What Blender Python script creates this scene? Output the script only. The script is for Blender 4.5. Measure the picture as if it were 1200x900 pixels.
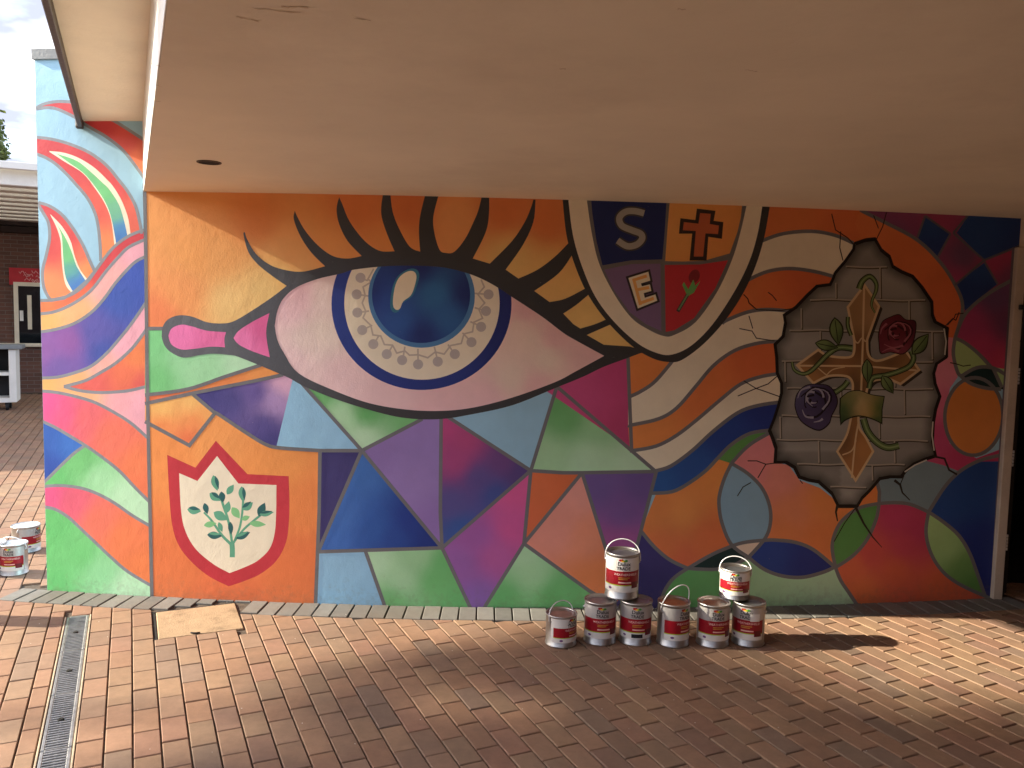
import bpy, bmesh, math, random
from mathutils import Vector, Matrix, geometry
random.seed(7)
for o in list(bpy.data.objects): bpy.data.objects.remove(o)
S = bpy.context.scene
COL = S.collection
R = math.radians

# ------------------------------------------------------------------ camera
CAM = Vector((1.99134, -4.65, 1.66568))
YAW, PITCH, ROLL, FPX = 0.0196, -0.08061, 0.0223, 970.8
_r = Vector((math.cos(YAW), -math.sin(YAW), 0))
FW = Vector((math.sin(YAW)*math.cos(PITCH), math.cos(YAW)*math.cos(PITCH), math.sin(PITCH)))
_u = _r.cross(FW)
RT = _r*math.cos(ROLL) + _u*math.sin(ROLL)
UP = -_r*math.sin(ROLL) + _u*math.cos(ROLL)
cd = bpy.data.cameras.new('camera'); cam = bpy.data.objects.new('camera', cd); COL.objects.link(cam)
cam.matrix_world = Matrix(((RT.x, UP.x, -FW.x, CAM.x), (RT.y, UP.y, -FW.y, CAM.y), (RT.z, UP.z, -FW.z, CAM.z), (0, 0, 0, 1)))
cd.sensor_fit = 'HORIZONTAL'; cd.sensor_width = 36; cd.lens = FPX/1200*36; cd.clip_start = 0.05; cd.clip_end = 2000
S.camera = cam

# ------------------------------------------------------------------ sky, sun, exposure
SUN = Vector((1, -0.024, -0.48)).normalized()
world = bpy.data.worlds.new('World'); S.world = world; world.use_nodes = True
wn, wl = world.node_tree.nodes, world.node_tree.links
for n in list(wn): wn.remove(n)
sky = wn.new('ShaderNodeTexSky'); sky.sky_type = 'NISHITA'; sky.sun_disc = False
sky.sun_elevation = math.asin(-SUN.z); sky.sun_rotation = math.atan2(-SUN.x, -SUN.y)
sky.air_density = 1.0; sky.dust_density = 1.5; sky.ozone_density = 1.0
tc = wn.new('ShaderNodeTexCoord'); mp = wn.new('ShaderNodeMapping'); mp.inputs['Scale'].default_value = (1.0, 1.0, 2.6); mp.inputs['Location'].default_value = (0.35, 0.2, 0.1)
nz = wn.new('ShaderNodeTexNoise'); nz.inputs['Scale'].default_value = 2.3; nz.inputs['Detail'].default_value = 7; nz.inputs['Roughness'].default_value = 0.55
cr_ = wn.new('ShaderNodeValToRGB'); cr_.color_ramp.elements[0].position = 0.30; cr_.color_ramp.elements[1].position = 0.52
nz2 = wn.new('ShaderNodeTexNoise'); nz2.inputs['Scale'].default_value = 4.0; nz2.inputs['Detail'].default_value = 5
cc = wn.new('ShaderNodeValToRGB'); cc.color_ramp.elements[0].color = (0.82, 0.88, 1.18, 1); cc.color_ramp.elements[1].color = (3.3, 3.3, 3.3, 1)
cc.color_ramp.elements[0].position = 0.46; cc.color_ramp.elements[1].position = 0.66
mx = wn.new('ShaderNodeMix'); mx.data_type = 'RGBA'
bg = wn.new('ShaderNodeBackground'); bg.inputs['Strength'].default_value = 0.15
wo = wn.new('ShaderNodeOutputWorld')
wl.new(tc.outputs['Generated'], mp.inputs['Vector']); wl.new(mp.outputs[0], nz.inputs['Vector']); wl.new(mp.outputs[0], nz2.inputs['Vector'])
wl.new(nz.outputs['Fac'], cr_.inputs['Fac']); wl.new(nz2.outputs['Fac'], cc.inputs['Fac'])
wl.new(cr_.outputs['Color'], mx.inputs['Factor']); wl.new(sky.outputs[0], mx.inputs['A']); wl.new(cc.outputs['Color'], mx.inputs['B'])
wl.new(mx.outputs['Result'], bg.inputs['Color']); wl.new(bg.outputs[0], wo.inputs['Surface'])
sd = bpy.data.lights.new('sun', 'SUN'); sd.energy = 2.15; sd.angle = R(0.6); sd.color = (1.0, 0.91, 0.72)
so = bpy.data.objects.new('sun', sd); COL.objects.link(so); so.rotation_euler = SUN.to_track_quat('-Z', 'Y').to_euler()
so.location = (-20, 0, 12)
S.view_settings.view_transform = 'Standard'; S.view_settings.look = 'None'
S.view_settings.exposure = 2.72; S.view_settings.gamma = 1.0; S.view_settings.use_curve_mapping = False
S.render.engine = 'CYCLES'; S.cycles.max_bounces = 6; S.cycles.diffuse_bounces = 5

# ------------------------------------------------------------------ helpers
def lin(c):
    return tuple((v/255/12.92 if v/255 <= 0.04045 else ((v/255+0.055)/1.055)**2.4) for v in c[:3])
def ray(px, py): return FW + RT*((px-600)/FPX) - UP*((py-450)/FPX)
def on_z(px, py, z=0.0):
    d = ray(px, py); return CAM + d*((z-CAM.z)/d.z)
XA, KC = 1.83845, 0.02888            # the wall's plan curve  y = KC*(x-XA)^2
def wy(x): return KC*(x-XA)**2
def on_wall(px, py):
    d = ray(px, py); A = KC*d.x**2; B = 2*KC*(CAM.x-XA)*d.x - d.y; D = KC*(CAM.x-XA)**2 - CAM.y
    t = -D/B if abs(A) < 1e-9 else (-B-math.sqrt(max(B*B-4*A*D, 0)))/(2*A)
    p = CAM + d*t; return p.x, p.z
def wall_point(x, z, off):
    s = 2*KC*(x-XA); n = Vector((s, -1, 0)).normalized()
    return Vector((x, wy(x), z)) + n*off
HS, HU = 2.3202, 2.706               # lower soffit and upper soffit heights
ADIR = Vector((0.4015, -0.9159, 0)).normalized()   # paving, drain and canopy edge direction, wall -> viewer
CDIR = Vector((-ADIR.y, ADIR.x, 0))                # across it, to the right

def tag(o, label=None, cat=None, group=None, kind=None):
    if label: o['label'] = label
    if cat: o['category'] = cat
    if group: o['group'] = group
    if kind: o['kind'] = kind
    return o
def empty(name, loc=(0, 0, 0), rz=0):
    o = bpy.data.objects.new(name, None); COL.objects.link(o); o.location = loc; o.rotation_euler = (0, 0, rz); o.empty_display_size = 0.1
    return o
def mesh_obj(name, verts, faces, mat, parent=None, smooth=False, cols=None):
    me = bpy.data.meshes.new(name); me.from_pydata([tuple(v) for v in verts], [], faces)
    if smooth: me.polygons.foreach_set('use_smooth', [True]*len(me.polygons))
    if cols is not None:
        a = me.color_attributes.new('Col', 'FLOAT_COLOR', 'POINT')
        a.data.foreach_set('color', [c for q in cols for c in (q[0], q[1], q[2], 1.0)])
    me.materials.append(mat); me.update()
    o = bpy.data.objects.new(name, me); COL.objects.link(o)
    if parent is not None: o.parent = parent
    return o
class MB:
    def __init__(s): s.v, s.f = [], []
    def add(s, vs, fs):
        b = len(s.v); s.v += [Vector(v) for v in vs]; s.f += [tuple(i+b for i in f) for f in fs]; return s
    def box(s, c, size, bev=0.0, M=None):
        hx, hy, hz = size[0]/2, size[1]/2, size[2]/2; b = min(bev, hx*.45, hy*.45, hz*.45); c = Vector(c)
        if b <= 0:
            vs = [Vector((x, y, z)) for z in (-hz, hz) for y in (-hy, hy) for x in (-hx, hx)]
            fs = [(0, 2, 3, 1), (4, 5, 7, 6), (0, 1, 5, 4), (2, 6, 7, 3), (0, 4, 6, 2), (1, 3, 7, 5)]
        else:
            bm = bmesh.new(); bmesh.ops.create_cube(bm, size=1)
            for v in bm.verts: v.co = Vector((v.co.x*size[0], v.co.y*size[1], v.co.z*size[2]))
            bmesh.ops.bevel(bm, geom=bm.edges[:], offset=b, segments=1, affect='EDGES'); bm.verts.index_update()
            vs = [v.co.copy() for v in bm.verts]; fs = [tuple(v.index for v in f.verts) for f in bm.faces]; bm.free()
        if M is not None: vs = [M @ v for v in vs]
        return s.add([c+v for v in vs], fs)
    def tube(s, pts, r, n=8, cap=True):
        pts = [Vector(p) for p in pts]; rs = r if isinstance(r, (list, tuple)) else [r]*len(pts); vs = []; fs = []; pu = None
        for i, p in enumerate(pts):
            t = (pts[min(i+1, len(pts)-1)]-pts[max(i-1, 0)]).normalized()
            if pu is None: pu = t.orthogonal().normalized()
            pu = (pu - t*pu.dot(t)).normalized(); w = t.cross(pu)
            for k in range(n):
                a = 2*math.pi*k/n; vs.append(p + (pu*math.cos(a)+w*math.sin(a))*rs[i])
        for i in range(len(pts)-1):
            for k in range(n):
                fs.append((i*n+k, i*n+(k+1) % n, (i+1)*n+(k+1) % n, (i+1)*n+k))
        if cap: fs += [tuple(range(n-1, -1, -1)), tuple(range((len(pts)-1)*n, len(pts)*n))]
        return s.add(vs, fs)
    def lathe(s, prof, n=40, c=(0, 0, 0)):
        c = Vector(c); vs = []; fs = []
        for (r, z) in prof:
            for k in range(n):
                a = 2*math.pi*k/n; vs.append(c+Vector((r*math.cos(a), r*math.sin(a), z)))
        for i in range(len(prof)-1):
            for k in range(n): fs.append((i*n+k, i*n+(k+1) % n, (i+1)*n+(k+1) % n, (i+1)*n+k))
        return s.add(vs, fs)
    def prism(s, poly, z0, z1):
        n = len(poly); vs = [(p[0], p[1], z0) for p in poly]+[(p[0], p[1], z1) for p in poly]
        fs = [tuple(range(n-1, -1, -1)), tuple(range(n, 2*n))]+[(i, (i+1) % n, n+(i+1) % n, n+i) for i in range(n)]
        return s.add(vs, fs)
    def build(s, name, mat, parent=None, smooth=False): return mesh_obj(name, s.v, s.f, mat, parent, smooth)

# ------------------------------------------------------------------ materials
def newmat(name):
    m = bpy.data.materials.new(name); m.use_nodes = True; t = m.node_tree
    return m, t, t.nodes['Principled BSDF']
def N(t, kind, **kw):
    n = t.nodes.new(kind)
    for k, v in kw.items():
        if k in n.inputs: n.inputs[k].default_value = v
        else: setattr(n, k, v)
    return n
def simple(name, rgb, rough=0.6, metal=0.0, var=0.12, scale=6.0, bump=0.15, bscale=60.0, spec=0.4, dirt=None, dirt_amt=0.0, dist=0.01):
    m, t, b = newmat(name); L = t.links
    g = N(t, 'ShaderNodeNewGeometry')
    n1 = N(t, 'ShaderNodeTexNoise', Scale=scale, Detail=6.0, Roughness=0.6); L.new(g.outputs['Position'], n1.inputs['Vector'])
    mr = N(t, 'ShaderNodeMapRange'); mr.inputs['From Min'].default_value = 0.3; mr.inputs['From Max'].default_value = 0.7
    mr.inputs['To Min'].default_value = 1-var; mr.inputs['To Max'].default_value = 1+var; L.new(n1.outputs['Fac'], mr.inputs['Value'])
    mul = N(t, 'ShaderNodeMix', data_type='RGBA', blend_type='MULTIPLY'); mul.inputs['Factor'].default_value = 1
    mul.inputs['A'].default_value = (*rgb, 1); L.new(mr.outputs[0], mul.inputs['B']); out = mul.outputs['Result']
    if dirt:
        n3 = N(t, 'ShaderNodeTexNoise', Scale=scale*0.35, Detail=9.0, Roughness=0.7); L.new(g.outputs['Position'], n3.inputs['Vector'])
        rp = N(t, 'ShaderNodeValToRGB'); rp.color_ramp.elements[0].position = 0.52; rp.color_ramp.elements[1].position = 0.72; L.new(n3.outputs['Fac'], rp.inputs['Fac'])
        am = N(t, 'ShaderNodeMath', operation='MULTIPLY'); am.inputs[1].default_value = dirt_amt; L.new(rp.outputs['Color'], am.inputs[0])
        dm = N(t, 'ShaderNodeMix', data_type='RGBA'); L.new(am.outputs[0], dm.inputs['Factor']); L.new(out, dm.inputs['A']); dm.inputs['B'].default_value = (*dirt, 1); out = dm.outputs['Result']
    L.new(out, b.inputs['Base Color']); b.inputs['Roughness'].default_value = rough; b.inputs['Metallic'].default_value = metal
    b.inputs['Specular IOR Level'].default_value = spec
    if bump:
        n2 = N(t, 'ShaderNodeTexNoise', Scale=bscale, Detail=4.0); L.new(g.outputs['Position'], n2.inputs['Vector'])
        bp = N(t, 'ShaderNodeBump', Strength=bump, Distance=dist); L.new(n2.outputs['Fac'], bp.inputs['Height']); L.new(bp.outputs[0], b.inputs['Normal'])
    return m
def attr_paint(name, rough=0.5, bump=0.26):
    m, t, b = newmat(name); L = t.links
    at = N(t, 'ShaderNodeAttribute'); at.attribute_name = 'Col'
    g = N(t, 'ShaderNodeNewGeometry')
    n1 = N(t, 'ShaderNodeTexNoise', Scale=5.0, Detail=8.0, Roughness=0.65); L.new(g.outputs['Position'], n1.inputs['Vector'])
    mr = N(t, 'ShaderNodeMapRange'); mr.inputs['From Min'].default_value = 0.3; mr.inputs['From Max'].default_value = 0.7
    mr.inputs['To Min'].default_value = 0.94; mr.inputs['To Max'].default_value = 1.05; L.new(n1.outputs['Fac'], mr.inputs['Value'])
    mul = N(t, 'ShaderNodeMix', data_type='RGBA', blend_type='MULTIPLY'); mul.inputs['Factor'].default_value = 1
    L.new(at.outputs['Color'], mul.inputs['A']); L.new(mr.outputs[0], mul.inputs['B'])
    hs = N(t, 'ShaderNodeHueSaturation'); hs.inputs['Saturation'].default_value = 0.94; hs.inputs['Value'].default_value = 1.04; L.new(mul.outputs['Result'], hs.inputs['Color'])
    # worn specks and fine flecks of the render coat
    sp = N(t, 'ShaderNodeTexNoise', Scale=90.0, Detail=3.0); L.new(g.outputs['Position'], sp.inputs['Vector'])
    sr = N(t, 'ShaderNodeValToRGB'); sr.color_ramp.elements[0].position = 0.74; sr.color_ramp.elements[1].position = 0.80; L.new(sp.outputs['Fac'], sr.inputs['Fac'])
    sm = N(t, 'ShaderNodeMath', operation='MULTIPLY'); sm.inputs[1].default_value = 0.35; L.new(sr.outputs['Color'], sm.inputs[0])
    dm = N(t, 'ShaderNodeMix', data_type='RGBA'); L.new(sm.outputs[0], dm.inputs['Factor']); L.new(hs.outputs['Color'], dm.inputs['A']); dm.inputs['B'].default_value = (0.62, 0.58, 0.52, 1)
    # muddy splashes along the foot of the wall
    sx = N(t, 'ShaderNodeSeparateXYZ'); L.new(g.outputs['Position'], sx.inputs[0])
    zr = N(t, 'ShaderNodeMapRange'); zr.inputs['From Min'].default_value = 0.0; zr.inputs['From Max'].default_value = 0.22; zr.inputs['To Min'].default_value = 0.20; zr.inputs['To Max'].default_value = -0.12; L.new(sx.outputs['Z'], zr.inputs['Value'])
    ns = N(t, 'ShaderNodeTexNoise', Scale=28.0, Detail=6.0, Roughness=0.7); L.new(g.outputs['Position'], ns.inputs['Vector'])
    sa = N(t, 'ShaderNodeMath', operation='ADD'); L.new(zr.outputs[0], sa.inputs[0]); L.new(ns.outputs['Fac'], sa.inputs[1])
    s2 = N(t, 'ShaderNodeMapRange'); s2.inputs['From Min'].default_value = 0.58; s2.inputs['From Max'].default_value = 0.85; s2.inputs['To Max'].default_value = 0.28; L.new(sa.outputs[0], s2.inputs['Value'])
    d2 = N(t, 'ShaderNodeMix', data_type='RGBA'); L.new(s2.outputs[0], d2.inputs['Factor']); L.new(dm.outputs['Result'], d2.inputs['A']); d2.inputs['B'].default_value = (0.20, 0.15, 0.10, 1)
    L.new(d2.outputs['Result'], b.inputs['Base Color'])
    b.inputs['Roughness'].default_value = rough; b.inputs['Specular IOR Level'].default_value = 0.35
    n2 = N(t, 'ShaderNodeTexNoise', Scale=130.0, Detail=3.0); L.new(g.outputs['Position'], n2.inputs['Vector'])
    n3 = N(t, 'ShaderNodeTexNoise', Scale=16.0, Detail=5.0); L.new(g.outputs['Position'], n3.inputs['Vector'])
    ad = N(t, 'ShaderNodeMath', operation='MULTIPLY_ADD'); ad.inputs[1].default_value = 2.0; L.new(n3.outputs['Fac'], ad.inputs[0]); L.new(n2.outputs['Fac'], ad.inputs[2])
    bp = N(t, 'ShaderNodeBump', Strength=bump, Distance=0.003); L.new(ad.outputs[0], bp.inputs['Height']); L.new(bp.outputs[0], b.inputs['Normal'])
    return m
PAINT = attr_paint('mural_paint')
def paver_mat(name, use_object):
    m, t, b = newmat(name); L = t.links; g = N(t, 'ShaderNodeNewGeometry')
    if use_object: src = N(t, 'ShaderNodeObjectInfo').outputs['Color']
    else:
        at = N(t, 'ShaderNodeAttribute'); at.attribute_name = 'Col'; src = at.outputs['Color']
    n1 = N(t, 'ShaderNodeTexNoise', Scale=14.0, Detail=9.0, Roughness=0.75); L.new(g.outputs['Position'], n1.inputs['Vector'])
    mr = N(t, 'ShaderNodeMapRange'); mr.inputs['From Min'].default_value = 0.25; mr.inputs['From Max'].default_value = 0.75
    mr.inputs['To Min'].default_value = 0.8; mr.inputs['To Max'].default_value = 1.2; L.new(n1.outputs['Fac'], mr.inputs['Value'])
    mul = N(t, 'ShaderNodeMix', data_type='RGBA', blend_type='MULTIPLY'); mul.inputs['Factor'].default_value = 1
    L.new(src, mul.inputs['A']); L.new(mr.outputs[0], mul.inputs['B'])
    n3 = N(t, 'ShaderNodeTexNoise', Scale=1.1, Detail=6.0, Roughness=0.7); L.new(g.outputs['Position'], n3.inputs['Vector'])
    r3 = N(t, 'ShaderNodeMapRange'); r3.inputs['From Min'].default_value = 0.45; r3.inputs['From Max'].default_value = 0.7; r3.inputs['To Min'].default_value = 0.0; r3.inputs['To Max'].default_value = 0.45; L.new(n3.outputs['Fac'], r3.inputs['Value'])
    dm = N(t, 'ShaderNodeMix', data_type='RGBA'); L.new(r3.outputs[0], dm.inputs['Factor']); L.new(mul.outputs['Result'], dm.inputs['A']); dm.inputs['B'].default_value = (0.16, 0.115, 0.085, 1)
    sp = N(t, 'ShaderNodeTexVoronoi', Scale=21.0); L.new(g.outputs['Position'], sp.inputs['Vector'])
    sc = N(t, 'ShaderNodeMath', operation='LESS_THAN'); sc.inputs[1].default_value = 0.055; L.new(sp.outputs['Distance'], sc.inputs[0])
    ps = N(t, 'ShaderNodeSeparateColor'); L.new(sp.outputs['Color'], ps.inputs[0])
    pg = N(t, 'ShaderNodeMath', operation='GREATER_THAN'); pg.inputs[1].default_value = 0.8; L.new(ps.outputs[0], pg.inputs[0])
    pm = N(t, 'ShaderNodeMath', operation='MULTIPLY'); L.new(sc.outputs[0], pm.inputs[0]); L.new(pg.outputs[0], pm.inputs[1])
    pmx = N(t, 'ShaderNodeMix', data_type='RGBA'); L.new(pm.outputs[0], pmx.inputs['Factor']); L.new(dm.outputs['Result'], pmx.inputs['A']); pmx.inputs['B'].default_value = (0.6, 0.56, 0.5, 1)
    L.new(pmx.outputs['Result'], b.inputs['Base Color']); b.inputs['Roughness'].default_value = 0.8; b.inputs['Specular IOR Level'].default_value = 0.3
    n2 = N(t, 'ShaderNodeTexNoise', Scale=220.0, Detail=3.0); L.new(g.outputs['Position'], n2.inputs['Vector'])
    bp = N(t, 'ShaderNodeBump', Strength=0.35, Distance=0.003); L.new(n2.outputs['Fac'], bp.inputs['Height']); L.new(bp.outputs[0], b.inputs['Normal'])
    return m
def brick_mat(name, c1, c2, mortar, bw=0.215, bh=0.065, ms=0.01, rot=0.0):
    m, t, b = newmat(name); L = t.links; g = N(t, 'ShaderNodeTexCoord')
    mpn = N(t, 'ShaderNodeMapping'); L.new(g.outputs['Object'], mpn.inputs['Vector']); mpn.inputs['Rotation'].default_value = (R(90), 0, 0) if not rot else (R(90), 0, rot)
    br = N(t, 'ShaderNodeTexBrick', Scale=1.0); br.inputs['Brick Width'].default_value = bw+ms; br.inputs['Row Height'].default_value = bh+ms; br.inputs['Mortar Size'].default_value = ms/2
    br.inputs['Color1'].default_value = (*c1, 1); br.inputs['Color2'].default_value = (*c2, 1); br.inputs['Mortar'].default_value = (*mortar, 1)
    L.new(mpn.outputs[0], br.inputs['Vector']); L.new(br.outputs['Color'], b.inputs['Base Color']); b.inputs['Roughness'].default_value = 0.85
    bp = N(t, 'ShaderNodeBump', Strength=0.5, Distance=0.008); bp.invert = True; L.new(br.outputs['Fac'], bp.inputs['Height']); L.new(bp.outputs[0], b.inputs['Normal'])
    return m
M = dict(
    soffit=simple('soffit_paint', lin((238, 226, 202)), 0.6, var=0.07, scale=1.2, bump=0.12, bscale=25, dirt=lin((150, 122, 96)), dirt_amt=0.22),
    cream=simple('cream_paint', lin((232, 220, 196)), 0.55, var=0.06, scale=3, dirt=lin((170, 150, 120)), dirt_amt=0.2),
    white=simple('white_paint', lin((236, 232, 224)), 0.45, var=0.05),
    darktrim=simple('dark_trim', lin((62, 52, 46)), 0.5),
    grey=simple('grey_capping', lin((132, 136, 138)), 0.45, var=0.1),
    joint=simple('joint_sand', (0.085, 0.062, 0.046), 0.95, var=0.35, scale=30, bump=0.5, bscale=300),
    steel=simple('can_steel', (0.5, 0.49, 0.48), 0.42, 1.0, var=0.15, scale=20, bump=0.05, dirt=(0.35, 0.32, 0.3), dirt_amt=0.3),
    lidsteel=simple('lid_steel', (0.55, 0.53, 0.51), 0.32, 1.0, var=0.2, scale=24, bump=0.1, dirt=(0.5, 0.28, 0.22), dirt_amt=0.5),
    label=simple('label_paper', lin((222, 218, 212)), 0.4, var=0.05),
    labelgrey=simple('label_silver', lin((186, 182, 178)), 0.35, 0.25, var=0.06),
    red=simple('label_red', lin((150, 16, 32)), 0.38, var=0.12),
    darkred=simple('label_dark_red', lin((104, 10, 24)), 0.38, var=0.1),
    black=simple('black_print', lin((28, 30, 36)), 0.5),
    gold=simple('gold_print', lin((196, 140, 60)), 0.45),
    palepink=simple('pale_pink_print', lin((226, 178, 172)), 0.45),
    lime=simple('lime_print', lin((170, 190, 50)), 0.45),
    leafprint=simple('leaf_green_print', lin((70, 140, 60)), 0.45),
    orangep=simple('orange_print', lin((236, 120, 40)), 0.45),
    yellowp=simple('yellow_print', lin((240, 196, 60)), 0.45),
    purplep=simple('purple_print', lin((110, 70, 120)), 0.45),
    handle=simple('handle_white', lin((225, 225, 228)), 0.35, 0.2, bump=0),
    galv=simple('galvanised_grate', (0.28, 0.28, 0.285), 0.45, 0.6, var=0.25, scale=30),
    void=simple('channel_dark', (0.012, 0.011, 0.010), 0.9, bump=0),
    concrete=simple('pale_concrete', lin((158, 132, 104)), 0.85, var=0.12, scale=14, bump=0.4, bscale=120, dirt=lin((96, 76, 56)), dirt_amt=0.75),
    rubber=simple('black_rubber', lin((30, 30, 32)), 0.6),
    glass=simple('dark_glass', (0.012, 0.015, 0.018), 0.06, bump=0, spec=0.6),
    redsign=simple('red_board', lin((186, 22, 34)), 0.4),
    darkstrip=simple('dark_brown', lin((52, 34, 28)), 0.7),
    bark=simple('bark', (0.09, 0.065, 0.045), 0.9, var=0.3, scale=12, bump=0.6, bscale=40),
    scuff=simple('scuff_stain', lin((206, 186, 158)), 0.7, bump=0),
    jamb=simple('jamb_paint', lin((186, 172, 156)), 0.5, var=0.08, dirt=lin((120, 105, 90)), dirt_amt=0.4),
    mortarband=simple('mortar_band', lin((168, 150, 128)), 0.85, var=0.2, scale=20),
    deck=simple('translucent_deck', lin((215, 212, 204)), 0.5, var=0.06),
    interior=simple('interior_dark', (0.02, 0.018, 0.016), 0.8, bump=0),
)

_t = M['deck'].node_tree; _tr = _t.nodes.new('ShaderNodeBsdfTranslucent'); _tr.inputs['Color'].default_value = (0.8, 0.79, 0.75, 1)  # deck made translucent so the ribs beneath come out brighter
_ms = _t.nodes.new('ShaderNodeMixShader'); _ms.inputs[0].default_value = 0.6
_t.links.new(_t.nodes['Principled BSDF'].outputs[0], _ms.inputs[1]); _t.links.new(_tr.outputs[0], _ms.inputs[2]); _t.links.new(_ms.outputs[0], _t.nodes['Material Output'].inputs['Surface'])
# ------------------------------------------------------------------ ground and paving
GZ = -0.012
g = mesh_obj('ground', [(-400, -400, GZ), (400, -400, GZ), (400, 400, GZ), (-400, 400, GZ)], [(0, 1, 2, 3)], M['joint']); tag(g, kind='structure')
pave = empty('pavement', (0, 0, 0)); tag(pave, kind='structure')
PAVO, PAVA = paver_mat('paver_object', True), paver_mat('paver_joined', False)
TONES = [(0.40, 0.235, 0.15), (0.38, 0.215, 0.135), (0.42, 0.26, 0.17), (0.35, 0.20, 0.13), (0.40, 0.265, 0.165), (0.33, 0.215, 0.15), (0.30, 0.205, 0.15), (0.33, 0.235, 0.16), (0.36, 0.19, 0.14), (0.41, 0.24, 0.16)]
P0 = Vector((0.0, 0.098, 0))
def paver_tone(rnd):
    c = rnd.choice(TONES) if rnd.random() > 0.09 else rnd.choice([(0.22, 0.175, 0.15), (0.25, 0.20, 0.16), (0.28, 0.17, 0.14)])
    k = rnd.uniform(0.9, 1.1); return tuple((v*.52+m_*.48)*k*g_ for v, m_, g_ in zip(c, (0.368, 0.228, 0.15), (0.71, 0.685, 0.665)))
def brick_geo(l, w, h=0.05, ch=0.003):
    a, b = l/2, w/2
    vs = [(-a, -b, -h), (a, -b, -h), (a, b, -h), (-a, b, -h), (-a, -b, -ch), (a, -b, -ch), (a, b, -ch), (-a, b, -ch),
          (-a+ch, -b+ch, 0), (a-ch, -b+ch, 0), (a-ch, b-ch, 0), (-a+ch, b-ch, 0)]
    fs = [(0, 1, 5, 4), (1, 2, 6, 5), (2, 3, 7, 6), (3, 0, 4, 7), (4, 5, 9, 8), (5, 6, 10, 9), (6, 7, 11, 10), (7, 4, 8, 11), (8, 9, 10, 11)]
    return vs, fs
PL, PW, GAP = 0.2, 0.1, 0.0058
def uv_to_w(u, v): return P0 + ADIR*u + CDIR*v          # u toward viewer, v to the right
def w_to_uv(p): q = Vector((p[0], p[1], 0))-P0; return q.dot(ADIR), q.dot(CDIR)
WT = 0.24
def edge_front(x): return wy(x)-0.208                    # front of the grey soldier course
# drain channel and inspection cover in paving axes
dl, dr = on_z(76, 723.3), on_z(107.3, 720.7)
DU0 = w_to_uv(dl)[0]; DV0 = w_to_uv(dl)[1]; DV1 = w_to_uv(dr)[1]
cq = [w_to_uv(on_z(*p)) for p in ((177, 716.3), (278.3, 704.3), (180.8, 749.8), (283.8, 736.3))]
CU0, CU1 = (cq[0][0]+cq[1][0])/2, (cq[2][0]+cq[3][0])/2
CV0, CV1 = (cq[0][1]+cq[2][1])/2, (cq[1][1]+cq[3][1])/2
cuts = [(DU0, 30.0, DV0, DV1), (CU0, CU1, CV0, CV1)]
cand = []
rnd = random.Random(11)
VOFF = DV1 % PW
nv0, nv1 = int(-7.5/PW), int(8.5/PW)
for iv in range(nv0, nv1):
    v0 = VOFF + iv*PW; v1 = v0+PW
    sh = (0.5 if iv % 2 else 0.0)*PL + rnd.uniform(-0.018, 0.018)
    u = -13.0+sh
    while u < 7.5:
        segs = [(u, u+PL)]
        u += PL
        for (a, b) in segs:
            L_, W0, W1 = (a, b), v0, v1
            lo, hi = a, b; vlo, vhi = v0, v1; skip = False
            for (cu0, cu1, cv0, cv1) in cuts:
                if hi <= cu0 or lo >= cu1 or vhi <= cv0+0.004 or vlo >= cv1-0.004: continue
                # trim along u or v, whichever keeps the larger piece
                opts = []
                if lo < cu0: opts.append((lo, cu0-0.002, vlo, vhi))
                if hi > cu1: opts.append((cu1+0.002, hi, vlo, vhi))
                if vlo < cv0: opts.append((lo, hi, vlo, cv0-0.002))
                if vhi > cv1: opts.append((lo, hi, cv1+0.002, vhi))
                if not opts: skip = True; break
                lo, hi, vlo, vhi = max(opts, key=lambda o: (o[1]-o[0])*(o[3]-o[2]))
            if skip or hi-lo < 0.02 or vhi-vlo < 0.02: continue
            c = uv_to_w((lo+hi)/2, (vlo+vhi)/2)
            # keep: in front of the wall, or left of its end
            poly = None
            if -0.80 < c.x < 5.25:
                hg = GAP/2; rc = [uv_to_w(a_, b_) for a_, b_ in ((lo+hg, vlo+hg), (hi-hg, vlo+hg), (hi-hg, vhi-hg), (lo+hg, vhi-hg))]
                s_ = 2*KC*(c.x-XA); f0 = edge_front(c.x)-0.004
                sd_ = [q.y-(f0+s_*(q.x-c.x)) for q in rc]
                if max(sd_) > 0:
                    if min(sd_) >= 0:
                        if c.x > -0.66 or c.y < wy(c.x)+0.02: continue
                    elif c.x > -0.66 or c.y < wy(c.x)+0.1:
                        poly = []
                        for k_ in range(4):
                            q, q2, d1_, d2_ = rc[k_], rc[(k_+1) % 4], sd_[k_], sd_[(k_+1) % 4]
                            if d1_ <= 0: poly.append(q)
                            if (d1_ <= 0) != (d2_ <= 0): poly.append(q.lerp(q2, d1_/(d1_-d2_)))
                        ar = abs(sum(poly[k_].x*poly[(k_+1) % len(poly)].y-poly[(k_+1) % len(poly)].x*poly[k_].y for k_ in range(len(poly))))/2
                        if ar < 0.0006: continue
            if c.y < -6.5 or c.x > 8.3 or c.x < -9 or c.y > 12.2: continue
            if c.y > 0.9 and c.x > -0.2: continue
            cand.append((lo, hi, vlo, vhi, c, poly))
def proj(p):
    d = Vector(p)-CAM; z = d.dot(FW)
    if z < 0.1: return None
    return 600+FPX*d.dot(RT)/z, 450-FPX*d.dot(UP)/z, z
near = []
for i, q in enumerate(cand):
    s = proj(q[4])
    if q[5] is None and s and -10 < s[0] < 1210 and 0 < s[1] < 912: near.append((s[2], i))
near.sort(); big = set(i for _, i in near[:296])
ang = math.atan2(ADIR.y, ADIR.x)
jv, jf, jc = [], [], []
cache = {}
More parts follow.
